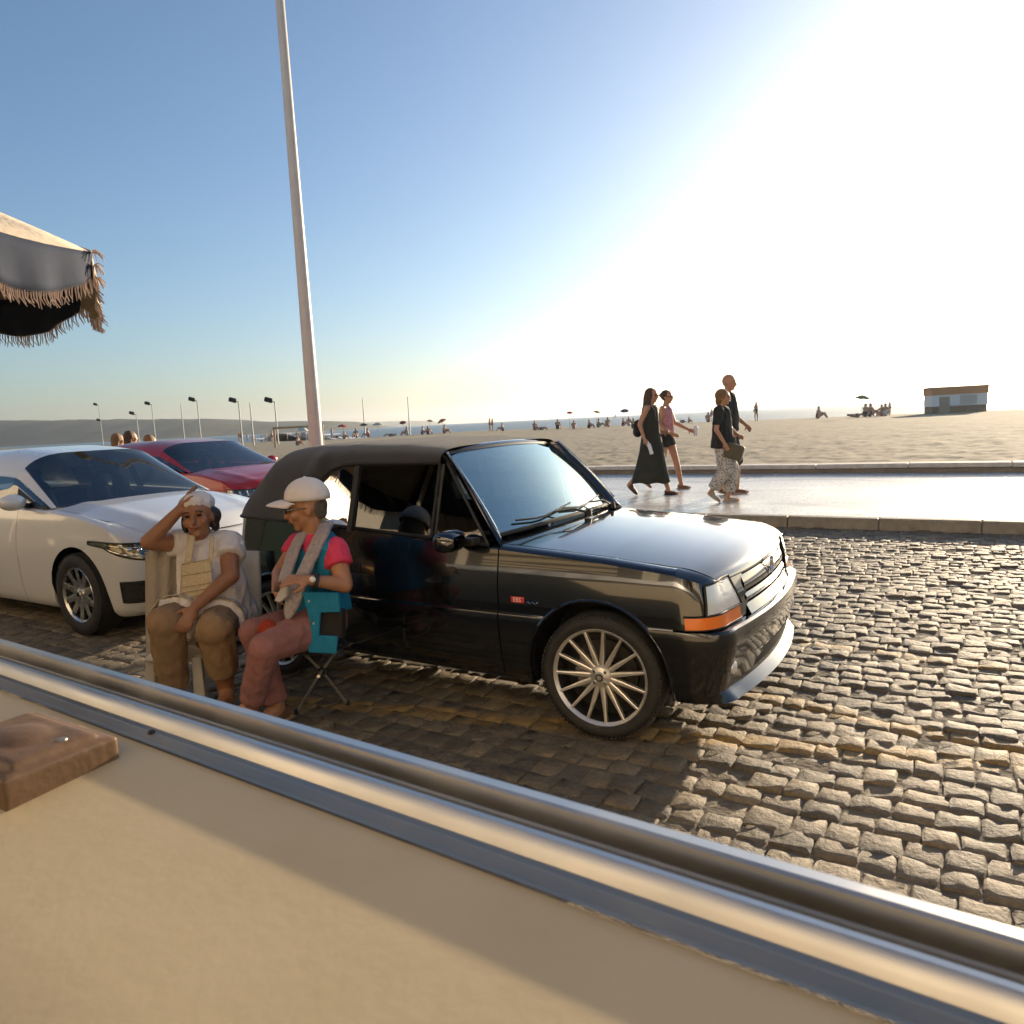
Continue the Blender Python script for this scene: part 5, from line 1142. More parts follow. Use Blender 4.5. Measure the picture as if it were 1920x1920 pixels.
def torso(P_, k, z0, z1, infl, J, sleeves=0.0, flare=0.0, sh=0.175, bw=0.115):
    g = Geo(); g.cap(P_(0, -sh, 1.405), (0.052 + infl) * k, P_(0, sh, 1.405), (0.052 + infl) * k) if sleeves else g.cap(P_(0, -sh * 0.62, 1.39), (0.05 + infl) * k, P_(0, sh * 0.62, 1.39), (0.05 + infl) * k)
    g.cap(P_(0.01, 0, 1.35), (0.10 + infl) * k, P_(0.01, 0, 1.10), (bw + infl) * k); 
    for s in (-1, 1): g.cap(P_(0, s * 0.09, 1.33), (0.085 + infl) * k, P_(0, s * 0.075, z0), (0.088 + infl + flare) * k, flat1=True)
    g.cap(P_(0.01, 0, 1.10), (bw + infl) * k, P_(0.0, 0, z0), (0.125 + infl + flare) * k, flat1=True)
    if sleeves:
        for q in ('L', 'R'): g.cap(J['s' + q], (0.052 + infl) * k, J['s' + q].lerp(J['e' + q], sleeves), (0.05 + infl) * k, flat1=True)
    return g
def trousers(P_, k, J, length, infl, infl2, waist=1.0):
    g = Geo(); g.cap(P_(0, 0, waist), (0.118 + infl) * k, P_(0, 0, 0.90), (0.128 + infl) * k)
    for q in ('L', 'Rr'):
        hip, kn, an, _ = J[q]; g.cap(hip, (0.092 + infl) * k, kn if length >= 0.5 else hip.lerp(kn, length * 2), (0.062 + infl2) * k, flat1=length < 0.5)
        if length > 0.5: g.cap(kn, (0.060 + infl2) * k, kn.lerp(an, (length - 0.5) * 2), (0.052 + infl2) * k, flat1=True)
    return g
def feet(r_, k, J, m_, sm, name='shoe'):
    for q in ('L', 'Rr'): shoe(r_, J[q + 'h'] - J[q + 'd'] * 0.01 * k + Vector((0, 0, -0.045 * k)), J[q + 'd'], m_, sm, 0.92 * k, name)

# long dark dress, long hair, bottle in the near hand
r_, k, P_, J, hc, (f, l, u) = walker('woman-length brown hair and ankle-length dark dress, bottle in hand', 1224, 928, 1.74, dict(shades=True), legs=dict(L=((0.10, 0.49), (0.24, 0.085), 0.0), Rr=((-0.05, 0.47), (-0.36, 0.19), 0.75)), arms=dict(R=((-0.10, 0.23, 1.15), (-0.02, 0.25, 0.92), (0.03, 0.24, 0.83)), L=((-0.05, 0.24, 1.15), (0.12, 0.22, 1.0), (0.2, 0.2, 1.0))))
r_['label'] = 'person with long brown hair in an ankle-length dark dress, carrying a bottle'
blob('dress_top', torso(P_, k, 0.95, 1.4, 0.012, J, 0.0, 0.01), M_OLIVE, r_, 0.012, 2)
rings = []
for z, cf, a, b_ in ((1.05, 0, 0.135, 0.155), (0.92, 0, 0.16, 0.175), (0.70, 0.0, 0.20, 0.19), (0.45, -0.02, 0.26, 0.20), (0.22, -0.045, 0.33, 0.21), (0.20, -0.045, 0.325, 0.20)): rings.append((P_(cf, 0, z), P_(a, 0, 0), P_(0, b_, 0)))
g = loft(rings, 40); g.v = [(v[0] * (1 + 0.05 * math.sin(9 * math.atan2(v[1], v[0])) * max(0, (0.9 * k - v[2])) / k), v[1] * (1 + 0.05 * math.sin(9 * math.atan2(v[1], v[0])) * max(0, (0.9 * k - v[2])) / k), v[2] + (0.012 * math.sin(5 * math.atan2(v[1], v[0])) if v[2] < 0.3 * k else 0)) for v in g.v]
obj('dress_skirt', g, M_OLIVE, r_)
g = Geo(); g.ell(hc + u * 0.022 - f * 0.030, (0.100, 0.088, 0.104)); g.cap(hc - f * 0.07 - u * 0.02, 0.075, hc - f * 0.09 - u * 0.20, 0.070); g.cap(hc - f * 0.09 - u * 0.2, 0.070, hc - f * 0.075 - u * 0.32, 0.045)
for s in (-1, 1): g.cap(hc + l * s * 0.068 - f * 0.03 + u * 0.02, 0.036, hc + l * s * 0.088 - f * 0.02 - u * 0.20, 0.042); g.cap(hc + l * s * 0.088 - f * 0.02 - u * 0.20, 0.042, hc + l * s * 0.085 + f * 0.03 - u * 0.33, 0.024)
blob('hair', g, M_HAIRB, r_, 0.010, 2)
feet(r_, k, J, mat('brown_shoe', (0.06, 0.025, 0.012), rough=0.5), M_DARK)
W_ = J['hR']; g = Geo(); dv = Vector((0.28, 0, -0.96)); o_ = W_ + Vector((0.02, 0, -0.0)); g.tube([o_ + dv * q for q in (-0.05, -0.03, -0.02, 0.0, 0.06, 0.10, 0.16, 0.165)], [0.012, 0.012, 0.018, 0.030, 0.031, 0.029, 0.031, 0.022], 14)
bt = obj('water_bottle', g, M_CLEAR); bt.matrix_world = r_.matrix_basis; tag(bt, 'clear plastic water bottle hanging from the hand of the long-dressed walker', 'bottle')
bt.location = r_.location; bt.rotation_euler = r_.rotation_euler
g = Geo(); g.ell(P_(-0.20, -0.05, 1.10), (0.075, 0.10, 0.13)); g.ell(P_(-0.21, -0.05, 1.03), (0.075, 0.11, 0.09)); bag = blob('backpack', g, M_BLKC, None, 0.014, 2); tag(bag, 'small dark backpack on the back of the long-dressed walker', 'bag'); bag.location = r_.location; bag.rotation_euler = r_.rotation_euler
for s in (-1, 1):
    g = Geo(); g.tube([P_(-0.14, s * 0.07 - 0.02, 1.20), P_(-0.09, s * 0.11, 1.42), P_(0.02, s * 0.11, 1.475), P_(0.11, s * 0.10, 1.36), P_(0.125, s * 0.10, 1.20), P_(0.02, s * 0.16, 1.05), P_(-0.14, s * 0.07, 1.02)], 0.013, 6, flat=0.6); obj('strap', g, M_BLKC, bag)

# pink tank top and black shorts, a little behind
r_, k, P_, J, hc, (f, l, u) = walker('person in pink tank top and black shorts holding a clear cup', 1252, 917, 1.72, dict(shades=True), legs=dict(L=((0.13, 0.50), (0.22, 0.085), 0.0), Rr=((-0.06, 0.48), (-0.40, 0.20), 0.7)), arms=dict(R=((-0.04, 0.23, 1.14), (0.16, 0.22, 0.98), (0.24, 0.2, 0.94)), L=((0.06, 0.25, 1.15), (0.30, 0.28, 1.02), (0.38, 0.27, 0.99))))
blob('tank_top', torso(P_, k, 0.93, 1.4, 0.010, J), mat('pink_print', (0.46, 0.13, 0.14), rough=0.85, col2=(0.60, 0.36, 0.36), vscale=26), r_, 0.011, 2)
blob('shorts', trousers(P_, k, J, 0.20, 0.012, 0.03), M_BLKC, r_, 0.011, 2)
g = Geo(); g.ell(hc + u * 0.026 - f * 0.028, (0.095, 0.084, 0.098)); g.ell(hc - f * 0.105 + u * 0.03, (0.04, 0.04, 0.045)); blob('hair', g, M_HAIRB, r_, 0.010, 2)
feet(r_, k, J, mat('tan_sandal', (0.25, 0.13, 0.06), rough=0.6), mat('sole_tan', (0.35, 0.22, 0.12), rough=0.8), 'sandal')
W_ = J['hL']; g = Geo(); g.tube([W_ + Vector((0.05, 0, -0.08)), W_ + Vector((0.055, 0, 0.05)), W_ + Vector((0.055, 0, 0.055))], [0.03, 0.042, 0.044], 14); g.ell(W_ + Vector((0.055, 0, 0.06)), (0.044, 0.044, 0.032))
cp = obj('drink_cup', g, M_CLEAR); tag(cp, 'clear domed drink cup held out by the walker in pink', 'cup'); cp.location = r_.location; cp.rotation_euler = r_.rotation_euler

# tall bald walker in dark clothes
r_, k, P_, J, hc, (f, l, u) = walker('tall bald person in dark shirt and shorts on the far side of the couple', 1366, 926, 1.88, dict(shades=False, belly=0.145, sh=0.20), sk='fair', legs=dict(L=((0.10, 0.49), (0.10, 0.085), 0.0), Rr=((0.10, 0.50), (-0.06, 0.10), 0.15)), arms=dict(R=((0.02, 0.27, 1.13), (0.12, 0.24, 0.95), (0.16, 0.22, 0.86)), L=((0.04, 0.27, 1.12), (0.20, 0.25, 0.98), (0.26, 0.22, 0.92))))
wrinkle(blob('shirt', torso(P_, k, 0.92, 1.4, 0.016, J, 0.62, 0.012, 0.20, 0.145), mat('charcoal_cotton', (0.022, 0.023, 0.022), rough=0.85, var=0.2, vscale=10), r_, 0.012, 2), 0.02, 9)
blob('shorts', trousers(P_, k, J, 0.52, 0.018, 0.035), mat('dark_green_cotton', (0.022, 0.028, 0.020), rough=0.85), r_, 0.012, 2)
feet(r_, k, J, mat('brown_leather', (0.13, 0.065, 0.03), rough=0.6), mat('sole_pale', (0.45, 0.36, 0.25), rough=0.8))

# shorter walker in black top and patterned trousers, nearest of the pair
r_, k, P_, J, hc, (f, l, u) = walker('short blond walker in black top and black-and-white patterned trousers', 1356, 941, 1.62, dict(shades=False, belly=0.13), legs=dict(L=((0.12, 0.50), (0.06, 0.085), 0.0), Rr=((0.06, 0.49), (-0.16, 0.17), 0.6)), arms=dict(R=((-0.02, 0.24, 1.12), (0.10, 0.24, 0.92), (0.14, 0.23, 0.83)), L=((0.04, 0.24, 1.14), (0.20, 0.2, 1.0), (0.26, 0.16, 0.98))))
wrinkle(blob('blouse', torso(P_, k, 0.84, 1.4, 0.018, J, 0.75, 0.04, 0.175, 0.13), M_BLKC, r_, 0.012, 2), 0.02, 10)
mpat = mat('leopard_cotton', (0.50, 0.46, 0.40), rough=0.85); N, L, bq = nodes_of(mpat); tc = N.new('ShaderNodeTexCoord'); vo = N.new('ShaderNodeTexVoronoi'); vo.inputs['Scale'].default_value = 42; L.new(tc.outputs['Object'], vo.inputs['Vector'])
rp = N.new('ShaderNodeValToRGB'); rp.color_ramp.interpolation = 'CONSTANT'; rp.color_ramp.elements[0].color = (0.05, 0.045, 0.04, 1); rp.color_ramp.elements[1].position = 0.36; rp.color_ramp.elements[1].color = (0.52, 0.48, 0.42, 1)
L.new(vo.outputs['Distance'], rp.inputs[0]); L.new(rp.outputs[0], bq.inputs['Base Color'])
wrinkle(blob('trousers', trousers(P_, k, J, 0.92, 0.016, 0.040), mpat, r_, 0.012, 2), 0.025, 12)
g = Geo(); g.ell(hc + u * 0.028 - f * 0.030, (0.100, 0.090, 0.098)); g.ell(hc - f * 0.06 - u * 0.05, (0.06, 0.078, 0.08)); blob('hair', g, M_HAIRL, r_, 0.010, 2)
feet(r_, k, J, mat('grey_sneaker', (0.33, 0.29, 0.23), rough=0.75), mat('sole_pale', (0.45, 0.36, 0.25), rough=0.8), 'sneaker')
g = Geo(); c0 = P_(0.22, -0.16, 0.78); rot = Matrix.Rotation(R(18), 3, 'Y')
g.box(c0, (0.26, 0.09, 0.22), rot); hb = obj('handbag', g, mat('olive_leather', (0.09, 0.075, 0.04), rough=0.6), None, bevel=0.03); tag(hb, 'olive shoulder bag in front of the black blouse and patterned trousers', 'bag'); hb.location = r_.location; hb.rotation_euler = r_.rotation_euler
g = Geo(); g.tube([P_(0.15, -0.16, 0.88), P_(0.10, -0.17, 1.2), P_(0.0, -0.12, 1.475), P_(-0.08, 0.0, 1.3)], 0.008, 6); obj('strap', g, M_DARK, hb)

# ================================================================== things on the beach
SZ = SAND_Z - 0.02
def base_at(px, py): return ground(px, py, SZ)
M_BSKIN = mat('bather_skin', (0.48, 0.28, 0.18), rough=0.6); M_BDARK = mat('bather_dark', (0.05, 0.045, 0.05), rough=0.8)
def bather_mesh(pose):
    g = Geo()
    if pose == 'stand':
        g.ell((0, 0, 1.60), (0.10, 0.09, 0.125)); g.cap((0, 0, 1.40), 0.13, (0, 0, 0.98), 0.14); g.cap((0, -0.17, 1.38), 0.055, (0, 0.17, 1.38), 0.055)
        for s in (-1, 1): g.cap((0, s * 0.09, 0.92), 0.09, (0.05 * s, s * 0.10, 0.48), 0.065); g.cap((0.05 * s, s * 0.10, 0.48), 0.06, (0.02 * s, s * 0.10, 0.05), 0.045); g.cap((0, s * 0.20, 1.38), 0.05, (0.03, s * 0.25, 1.08), 0.04); g.cap((0.03, s * 0.25, 1.08), 0.04, (0.12, s * 0.22, 0.88), 0.035)
    elif pose == 'sit':
        g.ell((0, 0, 0.78), (0.10, 0.09, 0.12)); g.cap((0.0, 0, 0.56), 0.13, (-0.06, 0, 0.15), 0.16); g.cap((0, -0.17, 0.58), 0.06, (0, 0.17, 0.58), 0.06)
        for s in (-1, 1): g.cap((0, s * 0.09, 0.14), 0.10, (0.40, s * 0.11, 0.38), 0.07); g.cap((0.40, s * 0.11, 0.38), 0.065, (0.62, s * 0.10, 0.05), 0.05); g.cap((0, s * 0.2, 0.56), 0.05, (0.16, s * 0.22, 0.35), 0.045); g.cap((0.16, s * 0.22, 0.35), 0.042, (0.36, s * 0.16, 0.42), 0.04)
    else:
        g.ell((-0.78, 0, 0.20), (0.12, 0.10, 0.11)); g.cap((-0.55, 0, 0.15), 0.13, (-0.05, 0, 0.13), 0.14)
        for s in (-1, 1): g.cap((-0.05, s * 0.09, 0.13), 0.09, (0.38, s * 0.10, 0.25), 0.07); g.cap((0.38, s * 0.10, 0.25), 0.065, (0.72, s * 0.11, 0.06), 0.05); g.cap((-0.55, s * 0.2, 0.13), 0.05, (-0.15, s * 0.26, 0.07), 0.045)
    o = blob('bather', g, M_BSKIN, None, 0.035, 2); me = o.data; bpy.data.objects.remove(o); return me
BM = {p: bather_mesh(p) for p in ('stand', 'sit', 'lie')}
def swim_mesh(pose):
    g = Geo()
    if pose == 'stand': g.cap((0, 0, 1.02), 0.155, (0, 0, 0.92), 0.155)
    elif pose == 'sit': g.cap((-0.04, 0, 0.30), 0.155, (-0.05, 0, 0.16), 0.17)
    else: g.cap((-0.15, 0, 0.14), 0.155, (-0.02, 0, 0.13), 0.155)
    me = mesh_of('swimwear', g); return me
SWM = {p: swim_mesh(p) for p in BM}
SWC = [mat('swim_%d' % i, c, rough=0.8) for i, c in enumerate(((0.03, 0.03, 0.04), (0.25, 0.03, 0.04), (0.03, 0.07, 0.22), (0.5, 0.5, 0.48), (0.05, 0.15, 0.12)))]
def bather(px, py, pose, label, k=1.0, col=0, rz=None):
    o = link('bather', BM[pose].copy() if False else BM[pose], None); p = base_at(px, py); o.location = p; o.scale = (k, k, k); o.rotation_euler = (0, 0, rz if rz is not None else (px * 1.37) % 6.28)
    o.data.materials.append(M_BSKIN) if len(o.data.materials) == 0 else None
    tag(o, label, 'person', 'people scattered over the beach')
    s = link('swimwear', SWM[pose].copy(), SWC[col], o); return o
def umbrella(px, py, wpx, col, label, tilt=0.0, col2=None):
    p = base_at(px, py); D = (p - CAM).length; r_ = wpx / FPX * D / 2 * 1.05; o = thing('beach_umbrella', label, 'beach umbrella', p, (px * 0.7) % 3, 'umbrellas on the beach'); h = 1.95
    g = Geo(); g.tube([(0, 0, -0.1), (0, 0, 1.2), (tilt * 0.5, 0, h + 0.05)], 0.022, 6); obj('pole', g, mat('umbrella_pole', (0.5, 0.48, 0.45), rough=0.4), o)
    for a in range(8):
        rows = []
        for q in lin(0, 1, 5):
            row = []
            for j in lin(0, 1, 4):
                an = 2 * math.pi * (a + j) / 8; sag = 0.05 * math.sin(math.pi * j) * q; rr = r_ * q * (1 - 0.06 * math.sin(math.pi * j)); v = Matrix.Rotation(tilt, 3, 'Y') @ Vector((rr * math.cos(an), rr * math.sin(an), -0.42 * r_ * q ** 1.7 - sag)); row.append(v + Vector((tilt * 0.5, 0, h)))
            rows.append(row)
        g = Geo(); g.grid(rows); obj('canopy_panel', g, mat('canvas_%s' % (str(col if a % 2 == 0 or not col2 else col2)), col if a % 2 == 0 or not col2 else col2, rough=0.85), o, weld=1e-4, solid=0.01)
RED, BLUE, GREY, GRN, YEL = (0.42, 0.03, 0.05), (0.05, 0.14, 0.40), (0.12, 0.13, 0.15), (0.10, 0.17, 0.07), (0.45, 0.33, 0.08)
umbrella(643.5, 821, 18, RED, 'dark red beach umbrella just right of the lamp post', 0.1)
umbrella(684, 819.5, 14, GREY, 'grey beach umbrella second to the right of the lamp post', 0.2)
umbrella(710, 818.5, 20, (0.30, 0.34, 0.22), 'pale green and white beach umbrella between the grey ones', 0.0, (0.55, 0.55, 0.48))
umbrella(757, 816, 12, (0.25, 0.09, 0.10), 'tilted maroon beach umbrella near the thin bare pole', 0.5)
umbrella(807, 814, 11, (0.20, 0.10, 0.10), 'small brownish beach umbrella left of the bright red one', 0.2)
umbrella(831, 812.5, 17, RED, 'tilted red and white beach umbrella above the black car roof', 0.45, (0.5, 0.4, 0.36))
umbrella(1069, 805, 12, (0.60, 0.06, 0.06), 'bright red beach umbrella above the windscreen of the black car', 0.2)
umbrella(1119, 800.5, 14, YEL, 'yellow beach umbrella next to the blue one', 0.25)
umbrella(1172, 798.5, 16, BLUE, 'blue beach umbrella left of the walkers', 0.35)
umbrella(1616, 783, 24, GRN, 'wide green beach umbrella at the right end of the beach', 0.15, (0.22, 0.26, 0.12))
for i, (px, py, pose, lab, k, c) in enumerate((
    (919, 809.5, 'stand', 'left one of two standing bathers above the black car roof', 1.0, 1), (924, 809, 'stand', 'right one of two standing bathers above the black car roof', 1.0, 0),
    (942, 808.5, 'sit', 'seated bather right of the two standing above the car roof', 1.2, 2), (1003, 806.5, 'sit', 'seated bather alone above the front edge of the roof', 1.3, 1),
    (1017, 806, 'lie', 'bather lying flat on the sand above the windscreen', 1.2, 0), (1046, 805, 'sit', 'dark seated bather left of the bright red umbrella', 1.35, 0),
    (1076, 804.5, 'sit', 'bather sitting under the bright red umbrella', 1.1, 3), (1105, 803, 'sit', 'bather sitting left of the yellow umbrella', 1.1, 0),
    (1123, 801.5, 'sit', 'bather sitting under the yellow umbrella', 1.2, 4), (1140, 800.5, 'sit', 'bather sitting between the yellow and the blue umbrella', 1.3, 2),
    (1169, 799, 'sit', 'left bather sitting under the blue umbrella', 1.1, 1), (1179, 798.5, 'sit', 'right bather sitting under the blue umbrella', 1.2, 3),
    (1188, 804, 'sit', 'bather sitting nearest behind the dark backpack', 1.1, 0), (1266, 793.5, 'lie', 'bather lying just right of the pink tank top', 1.2, 1), (1280, 793, 'lie', 'second bather lying right of the pink tank top', 1.3, 0), (1292, 792.5, 'sit', 'low seated bather between the two pairs of walkers', 0.8, 3),
    (1328, 791.5, 'sit', 'bather sitting at the back of the bald walker', 1.3, 1), (1334, 791, 'stand', 'left standing bather behind the back of the bald walker', 0.9, 2), (1339, 791, 'stand', 'right standing bather behind the back of the bald walker', 0.9, 0),
    (1418, 790.5, 'stand', 'lone standing bather to the right of the bald walker', 1.12, 4), (1535, 784.5, 'sit', 'seated bather alone left of the green umbrella', 1.35, 1),
    (1609, 782, 'lie', 'bather lying under the green umbrella', 1.2, 0), (1623, 781.5, 'sit', 'left bather sitting right under the green umbrella', 1.4, 0), (1632, 781, 'sit', 'right bather sitting right under the green umbrella', 1.4, 2),
    (1653, 780, 'sit', 'left one of the three bathers near the beach hut', 1.2, 1), (1660, 780, 'sit', 'middle one of the three bathers near the beach hut', 1.3, 3), (1668, 779, 'stand', 'standing one of the three bathers near the beach hut', 0.75, 0),
    (623, 822, 'stand', 'bather standing just right of the lamp post foot', 0.9, 3), (633, 821, 'lie', 'bather lying left of the dark red umbrella', 1.2, 0), (646, 823, 'sit', 'bather sitting under the dark red umbrella', 1.2, 2),
    (668, 821, 'sit', 'bather sitting left of the grey umbrella', 1.5, 0), (690, 820, 'sit', 'bather sitting under the grey umbrella', 1.4, 1), (731, 818, 'lie', 'bather lying right of the pale green umbrella', 1.2, 0), (763, 816.5, 'sit', 'bather sitting under the tilted maroon umbrella', 1.4, 3),
    (793, 815, 'sit', 'dark bather sitting left of the small brownish umbrella', 1.3, 0), (803, 815, 'sit', 'bather sitting under the small brownish umbrella', 1.3, 2), (834, 813, 'sit', 'bather sitting under the tilted red and white umbrella', 1.4, 1),
    (559, 835.5, 'sit', 'dark seated person on the near sand left of the lamp post', 1.0, 0), (539, 825, 'stand', 'small figure standing between the goal frame and the tent', 0.6, 0), (449, 829, 'stand', 'left one of two figures above the red car bonnet', 1.0, 0), (453, 829, 'stand', 'right one of two figures above the red car bonnet', 1.0, 1), (465, 829, 'stand', 'figure right of the pair above the red car bonnet', 0.8, 3), (476, 829, 'sit', 'seated figure above the red car windscreen corner', 1.3, 0), (378, 828, 'stand', 'tiny figure above the red car roof', 0.5, 3), (511, 832, 'stand', 'figure at the goal post', 0.9, 1))):
    bather(px, py, pose, lab, k, c)
# three people standing behind the red and white cars: only heads and shoulders show
for px, top, Y, hm, lab, body_c in ((221, 813, 13.5, M_HAIRL, 'leftmost of three heads behind the white car roof, in a pale top', (0.5, 0.42, 0.36)), (245, 808, 13.0, M_HAIRB, 'middle of three heads behind the white car roof, long dark hair', (0.35, 0.22, 0.14)), (282, 816, 13.5, M_HAIRL, 'rightmost of three heads behind the white car roof, blond hair', (0.45, 0.35, 0.28))):
    tp = at(px, top, Y); hgt = tp.z - 0.0; o = thing('person', lab, 'person', Vector((tp.x, tp.y, 0)), R(40)); kk = hgt / 1.72
    g = Geo(); hc = Vector((0, 0, 1.60)) * kk; head(g, hc, (1, 0, 0), Z, kk); g.cap((0, 0, 1.52 * kk), 0.05, (0, 0, 1.40 * kk), 0.06); g.cap((0, -0.16, 1.38 * kk), 0.06, (0, 0.16, 1.38 * kk), 0.06); g.cap((0, 0, 1.35 * kk), 0.13, (0, 0, 0.95 * kk), 0.14)
    for s in (-1, 1): g.cap((0, s * 0.09, 0.9 * kk), 0.09, (0, s * 0.1, 0.06), 0.045); g.cap((0, s * 0.19, 1.38 * kk), 0.05, (0, s * 0.24, 0.85 * kk), 0.035); g.cap((0, s * 0.1, 0.05), 0.035, (0.15, s * 0.1, 0.03), 0.03)
    blob('body', g, skin('fair'), o, 0.016, 2)
    g = Geo(); g.ell(hc + Vector((-0.03, 0, 0.025)), (0.10, 0.09, 0.10)); g.cap(hc + Vector((-0.05, 0, 0)), 0.085, hc + Vector((-0.06, 0, -0.14 if hm == M_HAIRL else -0.24)), 0.07); blob('hair', g, hm, o, 0.014, 2)
    g = Geo(); g.cap((0, -0.17, 1.36 * kk), 0.075, (0, 0.17, 1.36 * kk), 0.075); g.cap((0, 0, 1.34 * kk), 0.145, (0, 0, 0.9 * kk), 0.16); blob('top', g, mat('top_%d' % px, body_c, rough=0.85), o, 0.016, 2)

# floodlight masts, bare poles, goal frame, tent, beach hut, sail
M_MAST = mat('galvanised', (0.45, 0.44, 0.42), rough=0.5, metal=0.3)
def mast(bx, by, tx, ty, label, lamps=1, k=0.10):
    p = base_at(bx, by); D = p.y; top_ = at(tx, ty, D); o = thing('floodlight_mast', label, 'floodlight', p, 0, 'floodlight masts on the beach'); h = top_.z - p.z; lean = Vector((0, 0, h))
    g = Geo(); g.tube([(0, 0, -0.3), lean * 0.5, lean], [k, k * 0.85, k * 0.7], 8); obj('pole', g, M_MAST, o)
    for j in range(lamps):
        g = Geo(); g.box(lean + Vector((-0.55 + 0.3 * j, -0.3, 0.25 - (3.5 if j else 0))), (0.85, 0.35, 0.5), Matrix.Rotation(R(25), 3, 'X') @ Matrix.Rotation(R(20), 3, 'Y')); obj('floodlight', g, M_DARK, o, bevel=0.1)
        g = Geo(); g.tube([lean - Vector((0, 0, 3.5 if j else 0)), lean + Vector((-0.4, -0.15, 0.1 - (3.5 if j else 0)))], 0.06, 6); obj('bracket', g, M_MAST, o)
for bx, by, tx, ty, lab, n_ in ((194, 838, 184, 760, 'leftmost floodlight mast on the beach with two lamps', 2), (262, 838, 256.5, 777, 'short floodlight mast second from the left, above the white car', 1), (293, 837, 280, 759, 'floodlight mast third from the left, above the white car roof', 1), (378, 836, 368, 752, 'tallest floodlight mast, fourth from the left, above the red car', 1), (455, 835, 446, 754, 'floodlight mast fifth from the left, above the red windscreen', 1), (522, 833, 515, 754, 'floodlight mast nearest to the lamp post', 1)): mast(bx, by, tx, ty, lab, n_)
for bx, by, tx, ty, lab in ((347, 836, 342, 757, 'bare pole left of the tallest floodlight mast'), (476, 835, 468, 755, 'bare pole between the two right floodlight masts'), (685, 819, 681, 746, 'bare thin pole first to the right of the lamp post'), (769, 815, 764, 744, 'bare thin pole second to the right of the lamp post')):
    p = base_at(bx, by); tp = at(tx, ty, p.y); g = Geo(); g.tube([(0, 0, -0.3), (0, 0, (tp.z - p.z) * 0.5), (0, 0, tp.z - p.z)], [0.10, 0.085, 0.06], 8); o = tag(obj('bare_pole', g, M_MAST), lab, 'pole', 'bare poles on the beach'); o.location = p
gp = base_at(517, 840); o = thing('goal_frame', 'wooden goal frame on the sand left of the lamp post', 'goal', gp); gt = at(513, 803, gp.y).z - gp.z; gx = at(604, 798, gp.y).x - gp.x
M_GOAL = mat('goal_wood', (0.45, 0.30, 0.15), rough=0.7)
for x in (0, gx): g = Geo(); g.tube([(x, 0, -0.2), (x, 0, gt)], 0.09, 8); obj('post', g, M_GOAL, o)
g = Geo(); g.tube([(-0.09, 0, gt), (gx + 0.09, 0, gt)], 0.085, 8); obj('crossbar', g, M_GOAL, o)
tp = base_at(569, 826); o = thing('beach_tent', 'small white open beach tent beside the lamp post', 'tent', tp); w_ = 18 / FPX * tp.y / 2
for x in (-1, 1):
    for y in (-1, 1): g = Geo(); g.tube([(x * w_ * 0.9, y * w_ * 0.8, 0), (x * w_ * 0.9, y * w_ * 0.8, 1.3)], 0.04, 6); obj('leg', g, M_MAST, o)
g = Geo(); g.grid([[(x * w_, y * w_, 1.3 + 0.55 * (1 - x * x) * (1 - y * y)) for x in lin(-1, 1, 9)] for y in lin(-1, 1, 9)]); obj('canopy', g, mat('tent_white', (0.55, 0.58, 0.55), rough=0.8), o, solid=0.02)
hp_ = base_at(1747, 776); hut = thing('beach_hut', 'white beach hut with orange top and brown base at the right edge', 'hut', hp_, R(-14)); sc = hp_.y / FPX
H1, H2, H3 = 13 * sc, 34 * sc, 47 * sc
g = Geo(); g.box((2.2, 1.2, H1 / 2), (4.3, 2.3, H1)); obj('base', g, mat('hut_base', (0.16, 0.11, 0.07), rough=0.85, var=0.2, vscale=3), hut, smooth=False)
g = Geo(); g.box((2.2, 1.2, (H1 + H2) / 2), (4.36, 2.36, H2 - H1)); obj('wall', g, mat('hut_white', (0.75, 0.73, 0.70), rough=0.7), hut, smooth=False)
g = Geo(); g.box((2.2, 1.2, (H2 + H3) / 2), (4.5, 2.5, H3 - H2)); obj('fascia', g, mat('hut_orange', (0.48, 0.20, 0.07), rough=0.7), hut, smooth=False)
g = Geo(); g.box((2.2, 1.2, H3 + 0.04), (4.7, 2.7, 0.08)); obj('roof', g, mat('hut_roof', (0.3, 0.25, 0.2), rough=0.8), hut, smooth=False)
g = Geo(); g.box((2.9, 0.0, (H1 + H2) / 2), (1.3, 0.06, (H2 - H1) * 0.8)); obj('shutter', g, mat('hut_shutter', (0.45, 0.42, 0.38), rough=0.6), hut, smooth=False)
g = Geo(); g.box((1.0, 0.0, H2 * 0.45), (0.8, 0.07, H2 * 0.88)); obj('door', g, mat('hut_door', (0.30, 0.24, 0.18), rough=0.7), hut, smooth=False)
sp = ground(1153, 779, -0.15); sp = CAM + ray(1153, 779.2) * 700; sp.z = -0.1; o = thing('sailing_boat', 'tiny sailing boat out on the sea left of the walkers', 'boat', sp)
g = Geo(); g.ell((0, 0, 0.2), (2.2, 0.7, 0.4)); obj('hull', g, mat('boat_hull', (0.4, 0.4, 0.4), rough=0.5), o); g = Geo(); g.poly([(-0.2, 0, 0.8), (1.4, 0, 0.9), (-0.2, 0, 4.5)], (0, 0.04, 0)); obj('sail', g, mat('sail', (0.35, 0.33, 0.3), rough=0.8), o, smooth=False)
